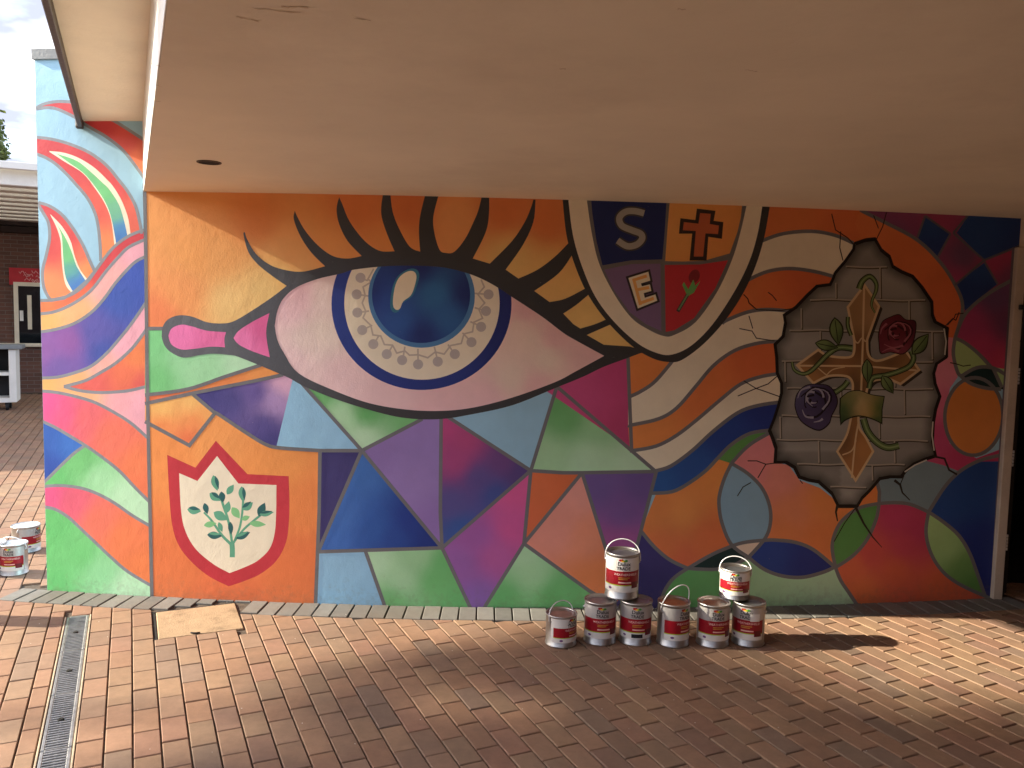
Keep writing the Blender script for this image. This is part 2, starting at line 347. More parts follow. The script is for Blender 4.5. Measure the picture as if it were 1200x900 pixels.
for i, (lo, hi, vlo, vhi, c, poly) in enumerate(cand):
    if poly:
        tone = paver_tone(rnd); b = len(jv); n_ = len(poly); dz = rnd.uniform(-.0015, .001); m_ = sum(poly, Vector())/n_
        for (z_, k_) in ((-0.05, 1.0), (-0.003, 1.0), (0.0, 0.94)):
            for q in poly: r_ = m_+(q-m_)*k_; jv.append((r_.x, r_.y, z_+dz)); jc.append(tone)
        for k_ in range(n_):
            a_, b_ = k_, (k_+1) % n_; jf += [(b+a_, b+b_, b+n_+b_, b+n_+a_), (b+n_+a_, b+n_+b_, b+2*n_+b_, b+2*n_+a_)]
        jf.append(tuple(b+2*n_+k_ for k_ in range(n_))); continue
    l, w = hi-lo-GAP, vhi-vlo-GAP
    tone = paver_tone(rnd); dz = rnd.uniform(-0.0018, 0.0012); tilt = (rnd.uniform(-.006, .006), rnd.uniform(-.004, .004)); rz = ang+rnd.uniform(-.006, .006)
    if i in big:
        key = (round(l, 3), round(w, 3))
        if key not in cache:
            vs, fs = brick_geo(l, w); me = bpy.data.meshes.new('paver'); me.from_pydata(vs, [], fs); me.materials.append(PAVO); cache[key] = me
        o = bpy.data.objects.new('paver', cache[key]); COL.objects.link(o); o.parent = pave
        o.location = (c.x, c.y, dz); o.rotation_euler = (tilt[0], tilt[1], rz); o.color = (*tone, 1)
    else:
        vs, fs = brick_geo(l, w); b = len(jv); ca, sa = math.cos(rz), math.sin(rz)
        for x, y, z in vs: jv.append((c.x+x*ca-y*sa, c.y+x*sa+y*ca, z+dz+tilt[1]*-x+tilt[0]*y)); jc.append(tone)
        jf += [tuple(k+b for k in f) for f in fs]
o = mesh_obj('farther_pavers', jv, jf, PAVA, pave, cols=jc); tag(o, kind='stuff')
# grey soldier course along the foot of the wall
x = -0.74; ecache = {}
while x < 5.2:
    s = 2*KC*(x-XA); nrm = Vector((s, -1, 0)).normalized(); foot = Vector((x, wy(x), 0)); dep = 0.205; t_ = 0.02
    while t_ < 0.205:
        for side in (-.045, 0, .045):
            uu, vv = w_to_uv(foot+nrm*t_+Vector((side, 0, 0)))
            if CU0-0.012 < uu < CU1 and CV0-0.012 < vv < CV1+0.006: dep = min(dep, t_)
        t_ += 0.005
    if dep > 0.018:
        ln_ = round(dep-0.005, 3)
        if ln_ not in ecache:
            vs, fs = brick_geo(ln_, 0.093); em = bpy.data.meshes.new('edging_brick'); em.from_pydata(vs, [], fs); em.materials.append(PAVO); ecache[ln_] = em
        o = bpy.data.objects.new('edging_brick', ecache[ln_]); COL.objects.link(o); o.parent = pave
        c = foot+nrm*(0.003+ln_/2); o.location = (c.x, c.y, rnd.uniform(-.001, .002)); o.rotation_euler = (0, 0, math.atan2(nrm.y, nrm.x)+rnd.uniform(-.012, .012))
        k = rnd.uniform(0.8, 1.2); o.color = (0.15*k, 0.143*k, 0.133*k, 1)
    x += 0.1
# inspection cover (pale slab in a dark gap)
def uvbox(mb, u0, u1, v0, v1, z0, z1):
    c = uv_to_w((u0+u1)/2, (v0+v1)/2); mb.box((c.x, c.y, (z0+z1)/2), (u1-u0, v1-v0, z1-z0), 0.004, Matrix.Rotation(ang, 3, 'Z')); return mb
cov = empty('access_cover', uv_to_w((CU0+CU1)/2, (CV0+CV1)/2)); tag(cov, 'pale sandy concrete access cover set in the brick paving by the wall', 'access cover')
def rel(o, par): o.parent = par; o.location = Vector(o.location)-Vector(par.location); return o
mb = MB(); uvbox(mb, CU0+0.022, CU1-0.004, CV0+0.022, CV1-0.004, -0.05, -0.0015); rel(mb.build('slab', M['concrete']), cov)
mb = MB()
for (du, dv) in ((0.5, 0.08), (0.5, 0.92)):
    pass
lift = uv_to_w(CU1-0.02, CV0+(CV1-CV0)*0.45)
mb.tube([(lift.x-0.022, lift.y, 0.0015), (lift.x-0.01, lift.y-0.008, 0.003), (lift.x+0.01, lift.y-0.008, 0.003), (lift.x+0.022, lift.y+0.003, 0.0015)], 0.005); rel(mb.build('lifting_eye', M['void']), cov)
mb = MB()
for (u0, u1, v0, v1) in ((CU0-0.002, CU0+0.021, CV0, CV1), (CU0+0.0215, CU1, CV0, CV0+0.021)):
    uvbox(mb, u0, u1, v0, v1, -0.03, -0.006)
rel(mb.build('recess_gap', M['void']), cov)
# channel drain with grating sections
dr0 = uv_to_w(DU0, (DV0+DV1)/2)
drain = empty('channel_drain', dr0); tag(drain, 'long galvanised slotted channel drain grating sunk in the brick paving', 'drain')
mb = MB(); uvbox(mb, DU0, DU0+6.0, DV0, DV1, -0.08, -0.0105); rel(mb.build('channel', M['void']), drain)
mb = MB()
W = DV1-DV0
uvbox(mb, DU0, DU0+6, DV0, DV0+0.008, -0.04, 0.001); uvbox(mb, DU0, DU0+6, DV1-0.008, DV1, -0.04, 0.001); rel(mb.build('channel_edge', M['mortarband']), drain)
u = DU0; k = 0
first = True
while u < DU0+3.0:
    ln = 0.5
    grate = MB()
    a0, a1 = u+0.003, u+ln-0.003
    uvbox(grate, a0, a1, DV0+0.010, DV0+0.026, -0.02, -0.001); uvbox(grate, a0, a1, DV1-0.026, DV1-0.010, -0.02, -0.001)
    n = 24
    for j in range(n+1):
        uu = a0+(a1-a0)*j/n
        wd = 0.0046 if 0 < j < n else 0.008
        uvbox(grate, uu-wd, uu+wd, DV0+0.024, DV1-0.024, -0.012, -0.0015)
    uvbox(grate, a0, a1, (DV0+DV1)/2-0.004, (DV0+DV1)/2+0.004, -0.02, -0.006)
    gt = rel(grate.build('grating', M['galv']), drain)
    bolt = MB(); c = uv_to_w(u+0.25, (DV0+DV1)/2); bolt.lathe([(0.0001, 0.0025), (0.011, 0.0025), (0.014, -0.004)], 10, (c.x, c.y, 0)); rel(bolt.build('bolt', M['void']), drain)
    u += ln
# ------------------------------------------------------------------ the mural wall (curved in plan)
XL, XR, ZT = -0.632, 5.11, 3.045
def arc_wall(x0, x1, z0, z1, thick, nx, col):
    vs, fs, cs = [], [], []
    for i in range(nx+1):
        x = x0+(x1-x0)*i/nx; f = wall_point(x, 0, 0); b = wall_point(x, 0, -thick)
        for p in (f, b):
            for z in (z0, z1): vs.append((p.x, p.y, z)); cs.append(col)
    for i in range(nx):
        a, b = i*4, i*4+4
        fs += [(a, b, b+1, a+1), (a+2, a+3, b+3, b+2), (a+1, b+1, b+3, a+3), (a, a+2, b+2, b)]
    fs += [(0, 1, 3, 2), (nx*4, nx*4+2, nx*4+3, nx*4+1)]
    return vs, fs, cs
LBLUE = (150, 198, 222); GREYL = (138, 137, 142); DARK = (66, 66, 70); CREAM = (240, 222, 194)
vs, fs, cs = arc_wall(XL, 5.085, -0.05, ZT, WT, 110, lin(LBLUE))
wall = mesh_obj('mural_wall', vs, fs, PAINT, cols=cs)
tag(wall, 'long curved rendered wall painted with a giant eye and a colourful patchwork mural', 'wall')
vs, fs, cs = arc_wall(XL-0.012, 5.11, ZT, ZT+0.055, WT+0.02, 60, (0, 0, 0))
cop = mesh_obj('coping', [(v[0], v[1]-0.014, v[2]) for v in vs], fs, M['grey'], wall)

LAY = [0]
STEP = 0.000022
CELLS = {}
def densify(pts, m=9.0, closed=True):
    out = []; n = len(pts)
    for i in range(n if closed else n-1):
        a, b = pts[i], pts[(i+1) % n]; d = math.hypot(b[0]-a[0], b[1]-a[1]); k = max(1, int(math.ceil(d/m)))
        for j in range(k): out.append((a[0]+(b[0]-a[0])*j/k, a[1]+(b[1]-a[1])*j/k))
    if not closed: out.append(pts[-1])
    return out
def cr(pts, n=5, closed=False):
    m = len(pts); out = []
    for i in range(m if closed else m-1):
        if closed: p0, p1, p2, p3 = pts[(i-1) % m], pts[i], pts[(i+1) % m], pts[(i+2) % m]
        else: p0, p1, p2, p3 = pts[max(i-1, 0)], pts[i], pts[i+1], pts[min(i+2, m-1)]
        for j in range(n):
            t = j/n
            out.append(tuple(0.5*((2*p1[k])+(-p0[k]+p2[k])*t+(2*p0[k]-5*p1[k]+4*p2[k]-p3[k])*t*t+(-p0[k]+3*p1[k]-3*p2[k]+p3[k])*t**3) for k in (0, 1)))
    if not closed: out.append(tuple(pts[-1]))
    return out
def inside(p, poly):
    c = False; j = len(poly)-1
    for i in range(len(poly)):
        if (poly[i][1] > p[1]) != (poly[j][1] > p[1]) and p[0] < (poly[j][0]-poly[i][0])*(p[1]-poly[i][1])/(poly[j][1]-poly[i][1])+poly[i][0]: c = not c
        j = i
    return c
def colour_fn(col):
    f = colour_fn0(col)
    def g(x, y):
        c = f(x, y); return (min(c[0], .88), min(c[1]*1.10, .88), min(c[2]*1.13, .88))
    return g
def colour_fn0(col):
    if callable(col): return col
    if isinstance(col, tuple): c = lin(col); return lambda x, y: c
    pts = [(q[0], q[1], lin(q[2]), (q[3] if len(q) > 3 else 1.0)) for q in col]
    def f(x, y):
        w = 0; r = [0, 0, 0]
        for (a, b, c, k) in pts:
            ww = k/(((x-a)**2+(y-b)**2)+30)**1.6; w += ww
            for i in range(3): r[i] += ww*c[i]
        return tuple(v/w for v in r)
    return f
def clean(poly):
    out = []
    for p in poly:
        if not out or math.hypot(p[0]-out[-1][0], p[1]-out[-1][1]) > 0.15: out.append((float(p[0]), float(p[1])))
    while len(out) > 3 and math.hypot(out[0][0]-out[-1][0], out[0][1]-out[-1][1]) < 0.15: out.pop()
    return out
CLIP = [None]
def fill_geo(poly, col, holes=(), sp=8.0):
    poly = densify(clean(poly)); hl = [densify(clean(h)) for h in holes]
    V = [Vector(p) for p in poly]; E = [(i, (i+1) % len(poly)) for i in range(len(poly))]
    for h in hl:
        b = len(V); V += [Vector(p) for p in h]; E += [(b+i, b+(i+1) % len(h)) for i in range(len(h))]
    if CLIP[0]:
        h = densify(clean(CLIP[0])); b = len(V); V += [Vector(p) for p in h]; E += [(b+i, b+(i+1) % len(h)) for i in range(len(h))]
    x0, x1 = min(p[0] for p in poly), max(p[0] for p in poly); y0, y1 = min(p[1] for p in poly), max(p[1] for p in poly)
    gy = y0+sp/2
    row = 0
    while gy < y1:
        gx = x0+sp/2+(sp/2 if row % 2 else 0)
        while gx < x1:
            if inside((gx, gy), poly): V.append(Vector((gx, gy)))
            gx += sp
        gy += sp; row += 1
    r = geometry.delaunay_2d_cdt(V, E, [], 0, 1e-4)
    ov, of = r[0], r[2]; fs = []
    for f in of:
        c = (sum(ov[i].x for i in f)/len(f), sum(ov[i].y for i in f)/len(f))
        if inside(c, poly) and not any(inside(c, h) for h in hl) and (CLIP[0] is None or inside(c, CLIP[0])): fs.append(tuple(f))
    used = sorted(set(i for f in fs for i in f)); mp_ = {u: k for k, u in enumerate(used)}
    fn = colour_fn(col)
    pts = [(ov[i].x, ov[i].y) for i in used]
    return pts, [tuple(mp_[i] for i in f) for f in fs], [fn(*p) for p in pts]
ZCLIP = [None]
def to_wall(pts, fs, cs, name, parent=wall):
    ks = set()
    for f in fs:
        q = [pts[i] for i in f]
        for (a, b) in [(0, 0)]+[(i, (i+1) % len(q)) for i in range(len(q))]:
            for t in (0.2, 0.5, 0.8): ks.add((int((q[a][0]*(1-t)+q[b][0]*t)//3), int((q[a][1]*(1-t)+q[b][1]*t)//3)))
        ks.add((int(sum(c[0] for c in q)/len(q)//3), int(sum(c[1] for c in q)/len(q)//3)))
    lay = 1+max([CELLS.get(k, 0) for k in ks] or [0])
    for k in ks: CELLS[k] = lay
    LAY[0] = max(LAY[0], lay); off = 0.00015+lay*STEP
    W_ = []
    for p in pts:
        x, z = on_wall(*p)
        x = min(max(x, XL+0.001), 5.108); z = min(max(z, -0.02), ZT-0.002); W_.append(wall_point(x, z, off))
    # make faces look outward
    ff = []
    for f in fs:
        a, b, c = W_[f[0]], W_[f[1]], W_[f[2]]
        ff.append(f if (b-a).cross(c-a).y < 0 else tuple(reversed(f)))
    return mesh_obj(name, W_, ff, PAINT, parent, cols=cs)
def P(name, poly, col, holes=(), parent=wall): return to_wall(*fill_geo(poly, col, holes), name, parent)
def ribbon(pts, w, closed=False, taper=None):
    pts = clean(pts) if not closed else clean(pts); pts = densify(pts, 7.0, closed); n = len(pts); v = []; f = []
    for i, p in enumerate(pts):
        a = pts[(i-1) % n] if closed or i > 0 else p; b = pts[(i+1) % n] if closed or i < n-1 else p
        d1 = (p[0]-a[0], p[1]-a[1]); d2 = (b[0]-p[0], b[1]-p[1])
        l1 = math.hypot(*d1) or 1; l2 = math.hypot(*d2) or 1
        if i == 0 and not closed: d1, l1 = d2, l2
        if i == n-1 and not closed: d2, l2 = d1, l1
        n1 = (-d1[1]/l1, d1[0]/l1); n2 = (-d2[1]/l2, d2[0]/l2); m = (n1[0]+n2[0], n1[1]+n2[1]); lm = math.hypot(*m) or 1
        m = (m[0]/lm, m[1]/lm); k = 1/max(0.45, m[0]*n1[0]+m[1]*n1[1])
        ww = w/2
        if taper:
            t = i/(n-1); ww = w/2*(taper[0]+(taper[1]-taper[0])*t)
        v += [(p[0]+m[0]*ww*k, p[1]+m[1]*ww*k), (p[0]-m[0]*ww*k, p[1]-m[1]*ww*k)]
    for i in range(n if closed else n-1):
        a, b = 2*i, 2*((i+1) % n); f.append((a, b, b+1, a+1))
    return v, f
def strokes(name, lines, col, w=4.0, parent=wall):
    V, F, Cc = [], [], []; fn = colour_fn(col)
    for ln in lines:
        pts = ln; ww = w; cl = False; tp = None
        if isinstance(ln, dict): pts = ln['p']; ww = ln.get('w', w); cl = ln.get('c', False); tp = ln.get('t')
        v, f = ribbon(pts, ww, cl, tp); b = len(V); V += v; F += [tuple(i+b for i in q) for q in f]; Cc += [fn(*p) for p in v]
    return to_wall(V, F, Cc, name, parent)
def ell(cx, cy, rx, ry, a=0.0, n=40):
    ca, sa = math.cos(a), math.sin(a)
    return [(cx+rx*math.cos(t)*ca-ry*math.sin(t)*sa, cy+rx*math.cos(t)*sa+ry*math.sin(t)*ca) for t in (2*math.pi*i/n for i in range(n))]
def T(pts, ox, oy, s): return [(ox+p[0]/s, oy+p[1]/s) for p in pts]
def leaf(cx, cy, ln, w, a, n=9):
    up = []; dn = []
    for i in range(n+1):
        t = i/n; x = (t-0.5)*ln; h = w/2*math.sin(math.pi*t**0.85)
        up.append((x, -h)); dn.append((x, h))
    pts = up+dn[::-1][1:-1]; ca, sa = math.cos(a), math.sin(a)
    return [(cx+x*ca-y*sa, cy+x*sa+y*ca) for x, y in pts]
rv = lambda l: list(reversed(l))

RED = (205, 38, 52); ORG = (236, 112, 48); LORG = (246, 176, 96); PINK = (240, 164, 178); HOT = (228, 78, 140); GRN = (108, 190, 116); LGRN = (186, 226, 182)
PUR = (132, 84, 160); BLU = (24, 92, 178); DBLU = (18, 52, 138); IND = (66, 56, 122); ORANGE = (238, 138, 50)
TEALD = (22, 52, 54); MAG = (190, 48, 106)
# ---------------- left panel
xr = 172
w1 = cr([(38, 352), (45, 352), (60, 351.5), (82, 346), (100, 333), (117, 310), (132, 291), (147, 279), (160, 272.5), (174, 268)])
w2 = cr([(38, 369), (45, 368), (65, 365), (87, 355), (107, 340), (125, 317), (140, 300), (152, 289), (174, 279)])
w3 = cr([(38, 390), (46, 389), (65, 386), (87, 379), (107, 366), (122, 350), (135, 332), (150, 315), (160, 306), (174, 299)])
w4 = cr([(38, 443), (47, 443), (67, 442), (87, 437), (107, 429), (125, 414), (140, 397), (155, 378), (174, 350)])
w5 = cr([(75, 453), (100, 446), (117, 437), (135, 426), (150, 413), (160, 402), (175, 381)])
w6 = cr([(75, 453), (95, 458), (117, 460), (140, 459), (155, 457), (175, 452)])
w7 = cr([(38, 457), (47, 458), (67, 460), (90, 465), (112, 472), (135, 484), (155, 497), (176, 516)])
w8 = cr([(38, 488), (48, 493), (65, 501), (82, 511), (100, 522), (120, 536), (140, 552), (157, 570), (177, 590)])
wa = cr([(100, 522), (87, 531), (72, 545), (60, 557), (51, 566), (44, 574)])
w9 = cr([(38, 572), (51, 570), (72, 569), (95, 572), (115, 579), (135, 590), (155, 604), (177, 617)])
w10 = cr([(38, 593), (51, 594), (65, 597), (80, 606), (92, 617), (110, 634), (130, 653), (150, 670), (180, 688)])
fl1u = cr([(40, 128), (50, 122.5), (62, 119.5), (75, 119), (88, 121), (112, 132), (135, 142.5), (155, 155), (172, 166)])
fl1l = cr([(172, 213), (157, 192), (142, 174), (124, 160), (112, 153), (100, 146), (87, 137), (62, 126.5), (40, 128)])
P('painted_flame', fl1u+fl1l, [(60, 122, RED), (120, 145, (200, 40, 48)), (165, 190, (238, 110, 56)), (150, 160, (215, 62, 52))])
f2u = cr([(38, 160.5), (60, 163), (82, 169), (105, 179), (125, 194), (140, 212), (150, 225), (159, 242), (164, 262), (166, 274)])
f2i = cr([(118, 306), (117, 283), (113, 255), (103, 233), (88, 215), (78, 204), (65, 192), (52, 184), (38, 179)])
P('painted_flame', f2u+[(150, 281), (134, 293)]+f2i, [(60, 170, RED), (100, 190, RED), (130, 220, (212, 50, 56)), (155, 250, (228, 86, 62)), (124, 292, (244, 128, 62)), (110, 240, (226, 76, 58))])
P('painted_flame_core', cr([(58, 177), (75, 179), (92, 185), (110, 196), (125, 210), (133, 219), (142.5, 235), (150, 255), (153, 274)])+cr([(134, 287), (130, 257), (122, 237), (110, 219), (97, 203), (75, 189), (58, 178)]), CREAM)
P('painted_flame_core', cr([(66, 180), (90, 188.5), (107, 202), (120, 214), (128, 222), (139, 239), (145, 257), (149.5, 277)])+cr([(136, 285), (131.5, 260), (125, 240), (112.5, 220), (98, 203), (80, 190), (66, 180)]),
  [(90, 195, GRN), (125, 225, GRN), (135, 250, (110, 180, 140)), (142, 270, (60, 130, 190)), (140, 282, (48, 112, 186))])
f3 = cr([(43, 237), (51, 250), (57, 262), (58, 280), (54, 300), (50, 317), (51, 335), (56, 347), (60, 352)])+[(75, 349.5), (87, 342), (102, 329), (111, 318)]+cr([(111, 318), (105, 305), (97, 287), (85, 267), (72, 251), (57, 241), (43, 237)])
P('painted_flame', f3, [(55, 245, RED), (85, 280, (214, 50, 54)), (60, 290, (214, 54, 54)), (56, 335, (244, 130, 70)), (104, 315, (246, 136, 66)), (95, 295, (230, 90, 60))])
P('painted_flame_core', cr([(59, 251), (72.5, 265), (82.5, 282), (87.5, 300), (94, 316), (103, 328)])+cr([(85, 344), (77.5, 335), (74, 320), (72, 300), (71, 282), (66, 266), (59, 252)]), CREAM)
P('painted_flame_core', cr([(65, 260), (76, 277.5), (84, 295), (90, 312), (100.5, 329)])+cr([(86, 342.5), (77, 325), (74, 300), (72, 275), (65, 260)]),
  [(72, 272, GRN), (80, 300, GRN), (83, 318, (90, 165, 150)), (88, 335, (50, 112, 186)), (96, 328, (60, 124, 190))])
P('painted_wave', w1+rv(w2), [(50, 360, ORG), (85, 350, (236, 96, 50)), (120, 310, (214, 44, 56)), (165, 275, (208, 38, 54))])
P('painted_wave', w2+rv(w3), [(50, 378, (247, 168, 88)), (90, 368, (247, 170, 110)), (125, 335, (242, 166, 160)), (165, 290, PINK)])
P('painted_wave', w3+rv(w4), [(50, 410, (140, 84, 158)), (80, 400, (142, 80, 156)), (70, 432, (112, 82, 160)), (110, 390, (84, 78, 164)), (140, 350, (40, 78, 172)), (165, 325, (36, 76, 176)), (120, 412, (52, 74, 160))])
P('painted_wave', w4+[(175, 381)]+rv(w5)+[(60, 455)]+w6+[(176, 516)]+rv(w7), [(50, 450, (248, 170, 90)), (90, 448, (247, 170, 104)), (150, 405, PINK), (120, 432, (244, 164, 150)), (170, 380, PINK), (100, 464, (246, 170, 120)), (140, 472, (240, 162, 168)), (165, 480, PINK)])
P('painted_leaf', w5+rv(w6), [(160, 420, (240, 122, 56)), (150, 440, (236, 104, 62)), (110, 450, (226, 84, 74)), (165, 450, (224, 80, 70)), (85, 453, (222, 86, 70))])
P('painted_wave', w7+rv(w8), [(55, 475, (226, 74, 142)), (75, 485, (228, 76, 124)), (100, 490, (232, 92, 98)), (130, 510, (238, 106, 78)), (165, 545, (240, 116, 62)), (168, 570, (238, 110, 60))])
P('painted_triangle', [(40, 489), (48, 493)]+cr([(48, 493), (65, 501), (82, 511), (100, 522)])+wa+[(40, 574)], [(55, 510, (22, 88, 176)), (85, 522, (30, 104, 190)), (60, 550, (20, 72, 164))])
P('painted_wave', cr([(100, 522), (120, 536), (140, 552), (157, 570), (177, 590)])+rv(w9)+rv(wa), [(65, 560, (96, 186, 104)), (95, 545, (112, 194, 114)), (100, 535, (108, 190, 110)), (115, 560, (160, 216, 160)), (150, 585, LGRN), (168, 600, (190, 228, 186))])
P('painted_wave', w9+rv(w10), [(58, 582, (226, 72, 128)), (85, 590, (228, 84, 110)), (115, 610, (236, 108, 80)), (145, 630, (238, 116, 58)), (168, 665, (238, 118, 50))])
P('painted_wave', w10+[(180, 720), (38, 720)], [(60, 620, (96, 188, 104)), (60, 680, (98, 190, 106)), (95, 650, (104, 192, 110)), (120, 670, (140, 208, 146)), (150, 690, LGRN), (170, 694, LGRN)])
lline = lambda c: {'p': c, 'w': 3.6}
strokes('painted_outline', [lline(fl1u), lline(fl1l), lline(f2u), lline(f2i), lline(f3)], GREYL, 3.2)
strokes('painted_outline', [lline(w) for w in (w1, w2, w3, w4, w5, w6, w7, w8, wa, w9, w10)], GREYL, 3.6)
# ---------------- main field
vline = [(169.5, 215), (171, 300), (172.5, 440), (175, 560), (178.5, 716)]
P('painted_field', [(170, 214), (760, 230), (760, 415), (500, 410), (330, 440), (172, 440)],
  [(180, 240, (240, 152, 66)), (230, 300, (242, 154, 66)), (300, 260, (232, 130, 44)), (185, 370, (238, 122, 58)), (215, 340, (242, 148, 70)), (270, 355, (250, 190, 112)), (330, 320, (250, 186, 104)), (310, 340, (250, 192, 112)), (260, 300, (244, 160, 76)),
   (340, 300, (244, 160, 78)), (420, 245, (228, 120, 36)), (460, 285, (236, 140, 52)), (390, 285, (240, 150, 64)), (480, 245, (224, 112, 30)), (535, 260, (240, 154, 76)), (590, 250, (226, 116, 34)), (600, 300, (248, 190, 104)), (640, 260, (228, 118, 34)), (640, 320, (247, 184, 98)), (690, 370, (248, 190, 104)), (700, 390, (248, 192, 108))])
P('painted_patch', [(170, 385.5), (200, 385), (300, 400), (330, 420), (308, 427)]+cr([(300, 429), (262, 442), (220, 456), (170, 463)]), [(180, 400, (122, 202, 128)), (185, 445, (112, 192, 116)), (230, 430, (160, 216, 160)), (290, 425, LGRN), (220, 420, (150, 212, 152))])
stripA, stripB = cr([(170, 463), (220, 456), (262, 442), (308, 427)]), cr([(170, 473), (230, 460), (300, 446), (332, 439)])
P('painted_patch', stripA+rv(stripB), [(180, 468, (226, 104, 50)), (250, 452, (236, 128, 52)), (320, 436, (240, 146, 60))])
P('painted_patch', [(170, 474), (226, 462), (251, 484), (222, 522), (170, 494)], [(190, 480, (248, 176, 88)), (225, 470, (248, 178, 92)), (240, 485, (246, 160, 76)), (190, 498, (240, 132, 56)), (222, 515, (234, 108, 48)), (230, 495, (240, 134, 60))])
zl = cr([(251, 484), (256, 485.5), (290, 508), (312, 521), (330, 525), (376, 528)])
P('painted_patch', [(226, 462), (300, 446), (335, 438), (346, 444), (324, 523)]+rv(zl[:-6])+[(251, 484)], [(245, 465, (64, 58, 128)), (270, 470, (74, 66, 134)), (300, 460, (100, 80, 150)), (333, 448, (226, 170, 196)), (322, 470, (176, 140, 190)), (310, 500, (80, 68, 136)), (318, 515, (64, 58, 126))])
P('painted_patch', [(343, 444), (358, 450), (424, 528), (376, 528), (324, 523)], (146, 192, 220))
P('painted_patch', [(350, 445), (430, 468), (500, 486), (495, 493), (460, 508), (424, 528), (360, 454)], [(375, 462, (110, 182, 106)), (430, 484, (96, 172, 92)), (480, 490, (118, 188, 112)), (400, 490, (176, 216, 166)), (425, 515, (190, 224, 180))])
P('painted_panel', [(173, 496), (222, 524), (252, 487)]+zl+[(374, 600), (370, 716), (178, 716), (174, 560)], [(200, 530, (240, 138, 54)), (330, 540, (242, 144, 56)), (250, 520, (242, 148, 64)), (190, 660, (232, 112, 44)), (350, 660, (234, 112, 42)), (270, 695, (228, 104, 44)), (360, 590, (238, 128, 48))])
n1, n2, n4, n5, n6, n7, n8, n9, n10 = (424, 528), (518, 642), (622, 551.5), (614, 637), (652.5, 453), (682, 554), (769, 552.5), (740, 526.7), (751, 622)
P('painted_triangle', [(376, 528), n1, (373, 646)], (62, 54, 112))
P('painted_triangle', [n1, n2, (373, 646)], [(400, 600, (46, 104, 182)), (425, 550, (44, 104, 178)), (440, 620, (20, 84, 166)), (380, 640, (44, 104, 186)), (480, 610, (6, 52, 140)), (505, 635, (4, 44, 128)), (460, 630, (10, 66, 150))])
P('painted_panel', [(373, 646), (428, 645), (453, 716), (369, 716)], (144, 190, 220))
P('painted_panel', [(428, 645), n2, (553, 716), (453, 716)], [(440, 660, (184, 222, 176)), (470, 680, (172, 216, 164)), (490, 650, (160, 208, 152)), (510, 680, (108, 186, 108)), (520, 660, (104, 184, 106)), (540, 705, (104, 184, 106)), (460, 704, (120, 192, 116))])
P('painted_triangle', [(493, 491), (517, 491), n2, n1], [(500, 510, (152, 120, 184)), (480, 560, (154, 122, 184)), (510, 620, (148, 112, 180)), (440, 530, (144, 112, 174))])
P('painted_kite', [(517, 488), (530, 488), n4, n2], [(522, 500, (192, 58, 124)), (535, 540, (176, 62, 124)), (545, 515, (182, 60, 120)), (590, 540, (110, 64, 126)), (560, 560, (92, 72, 138)), (530, 590, (86, 76, 142)), (540, 620, (40, 82, 156)), (610, 552, (84, 60, 124)), (580, 580, (58, 76, 148))])
P('painted_triangle', [(522, 489), (550, 482), (600, 470), n6, n4], (148, 190, 212))
P('painted_triangle', [n6, n8, n7, n4], [(655, 475, (104, 176, 100)), (665, 490, (112, 182, 108)), (700, 500, (150, 204, 144)), (640, 535, (168, 210, 158)), (690, 540, (184, 222, 178)), (745, 545, (190, 224, 184))])
P('painted_triangle', [(640, 458), (700, 425), (737, 410), n9], [(680, 450, (206, 66, 128)), (725, 440, (198, 56, 118)), (735, 510, (190, 52, 108))])
P('painted_kite', [n2, n4, n5, (566, 716), (553, 716)], [(605, 575, (222, 78, 146)), (600, 620, (212, 78, 150)), (560, 630, (166, 88, 166)), (540, 660, (156, 92, 170)), (560, 700, (140, 92, 174)), (580, 650, (188, 86, 158))])
P('painted_triangle', [n4, n7, n5], [(630, 565, (226, 104, 42)), (660, 560, (222, 100, 36)), (618, 620, (224, 100, 44))])
P('painted_kite', [n5, n7, (709, 640), (730, 716), (690, 692)], [(680, 575, (236, 152, 136)), (650, 620, (236, 146, 126)), (690, 630, (236, 140, 104)), (690, 680, (234, 128, 66)), (715, 680, (234, 126, 60))])
P('painted_triangle', [n5, (690, 692), (732, 716), (566, 716)], [(617, 650, (176, 218, 168)), (625, 670, (166, 214, 158)), (590, 700, (104, 184, 106)), (660, 690, (110, 186, 110)), (650, 700, (100, 180, 102))])
P('painted_triangle', [n7, n8, n10, (733, 690), (722, 692), (709, 640)], [(700, 570, (112, 84, 150)), (750, 565, (108, 80, 146)), (730, 600, (124, 82, 150)), (735, 640, (170, 84, 150)), (715, 640, (170, 84, 150))])
P('painted_field', [n10, (767, 641), (785, 656), (805, 666), (790, 677), (778, 692), (770, 716), (716, 716), (733, 690)], [(760, 650, (62, 52, 116)), (750, 690, (54, 48, 112))])
# curving stripes, orange and cream
l1 = cr([(888, 286), (893.6, 282), (918, 273.8), (950, 271), (978, 275.6), (1000, 285)])
l2 = cr([(872, 332), (878.7, 327), (900, 318), (925, 314.7), (953.5, 318), (980, 325)])
l3 = cr([(846, 379), (852, 375), (875, 366), (896.5, 362.7), (920, 364), (936, 366)])
l3b = cr([(736, 465.5), (750.7, 458.7), (768.5, 446), (792, 418)])
l4 = cr([(736, 498.6), (740, 498), (772, 490.7), (793, 478), (814.7, 453.4), (836, 428.5), (861, 410.7), (889, 402), (914, 400)])
l5 = cr([(738, 528.5), (768.5, 522.8), (793, 510), (818, 490.7), (843, 469.4), (868, 450), (893, 441), (920, 437)])
l6 = cr([(767, 552), (786, 546), (811, 528), (836, 505), (864.5, 483.6), (889, 475), (920, 470.5)])
l7 = cr([(762, 578), (788, 576), (809, 565), (828, 550.7), (841, 537), (857, 521), (878.7, 508), (904, 504)])
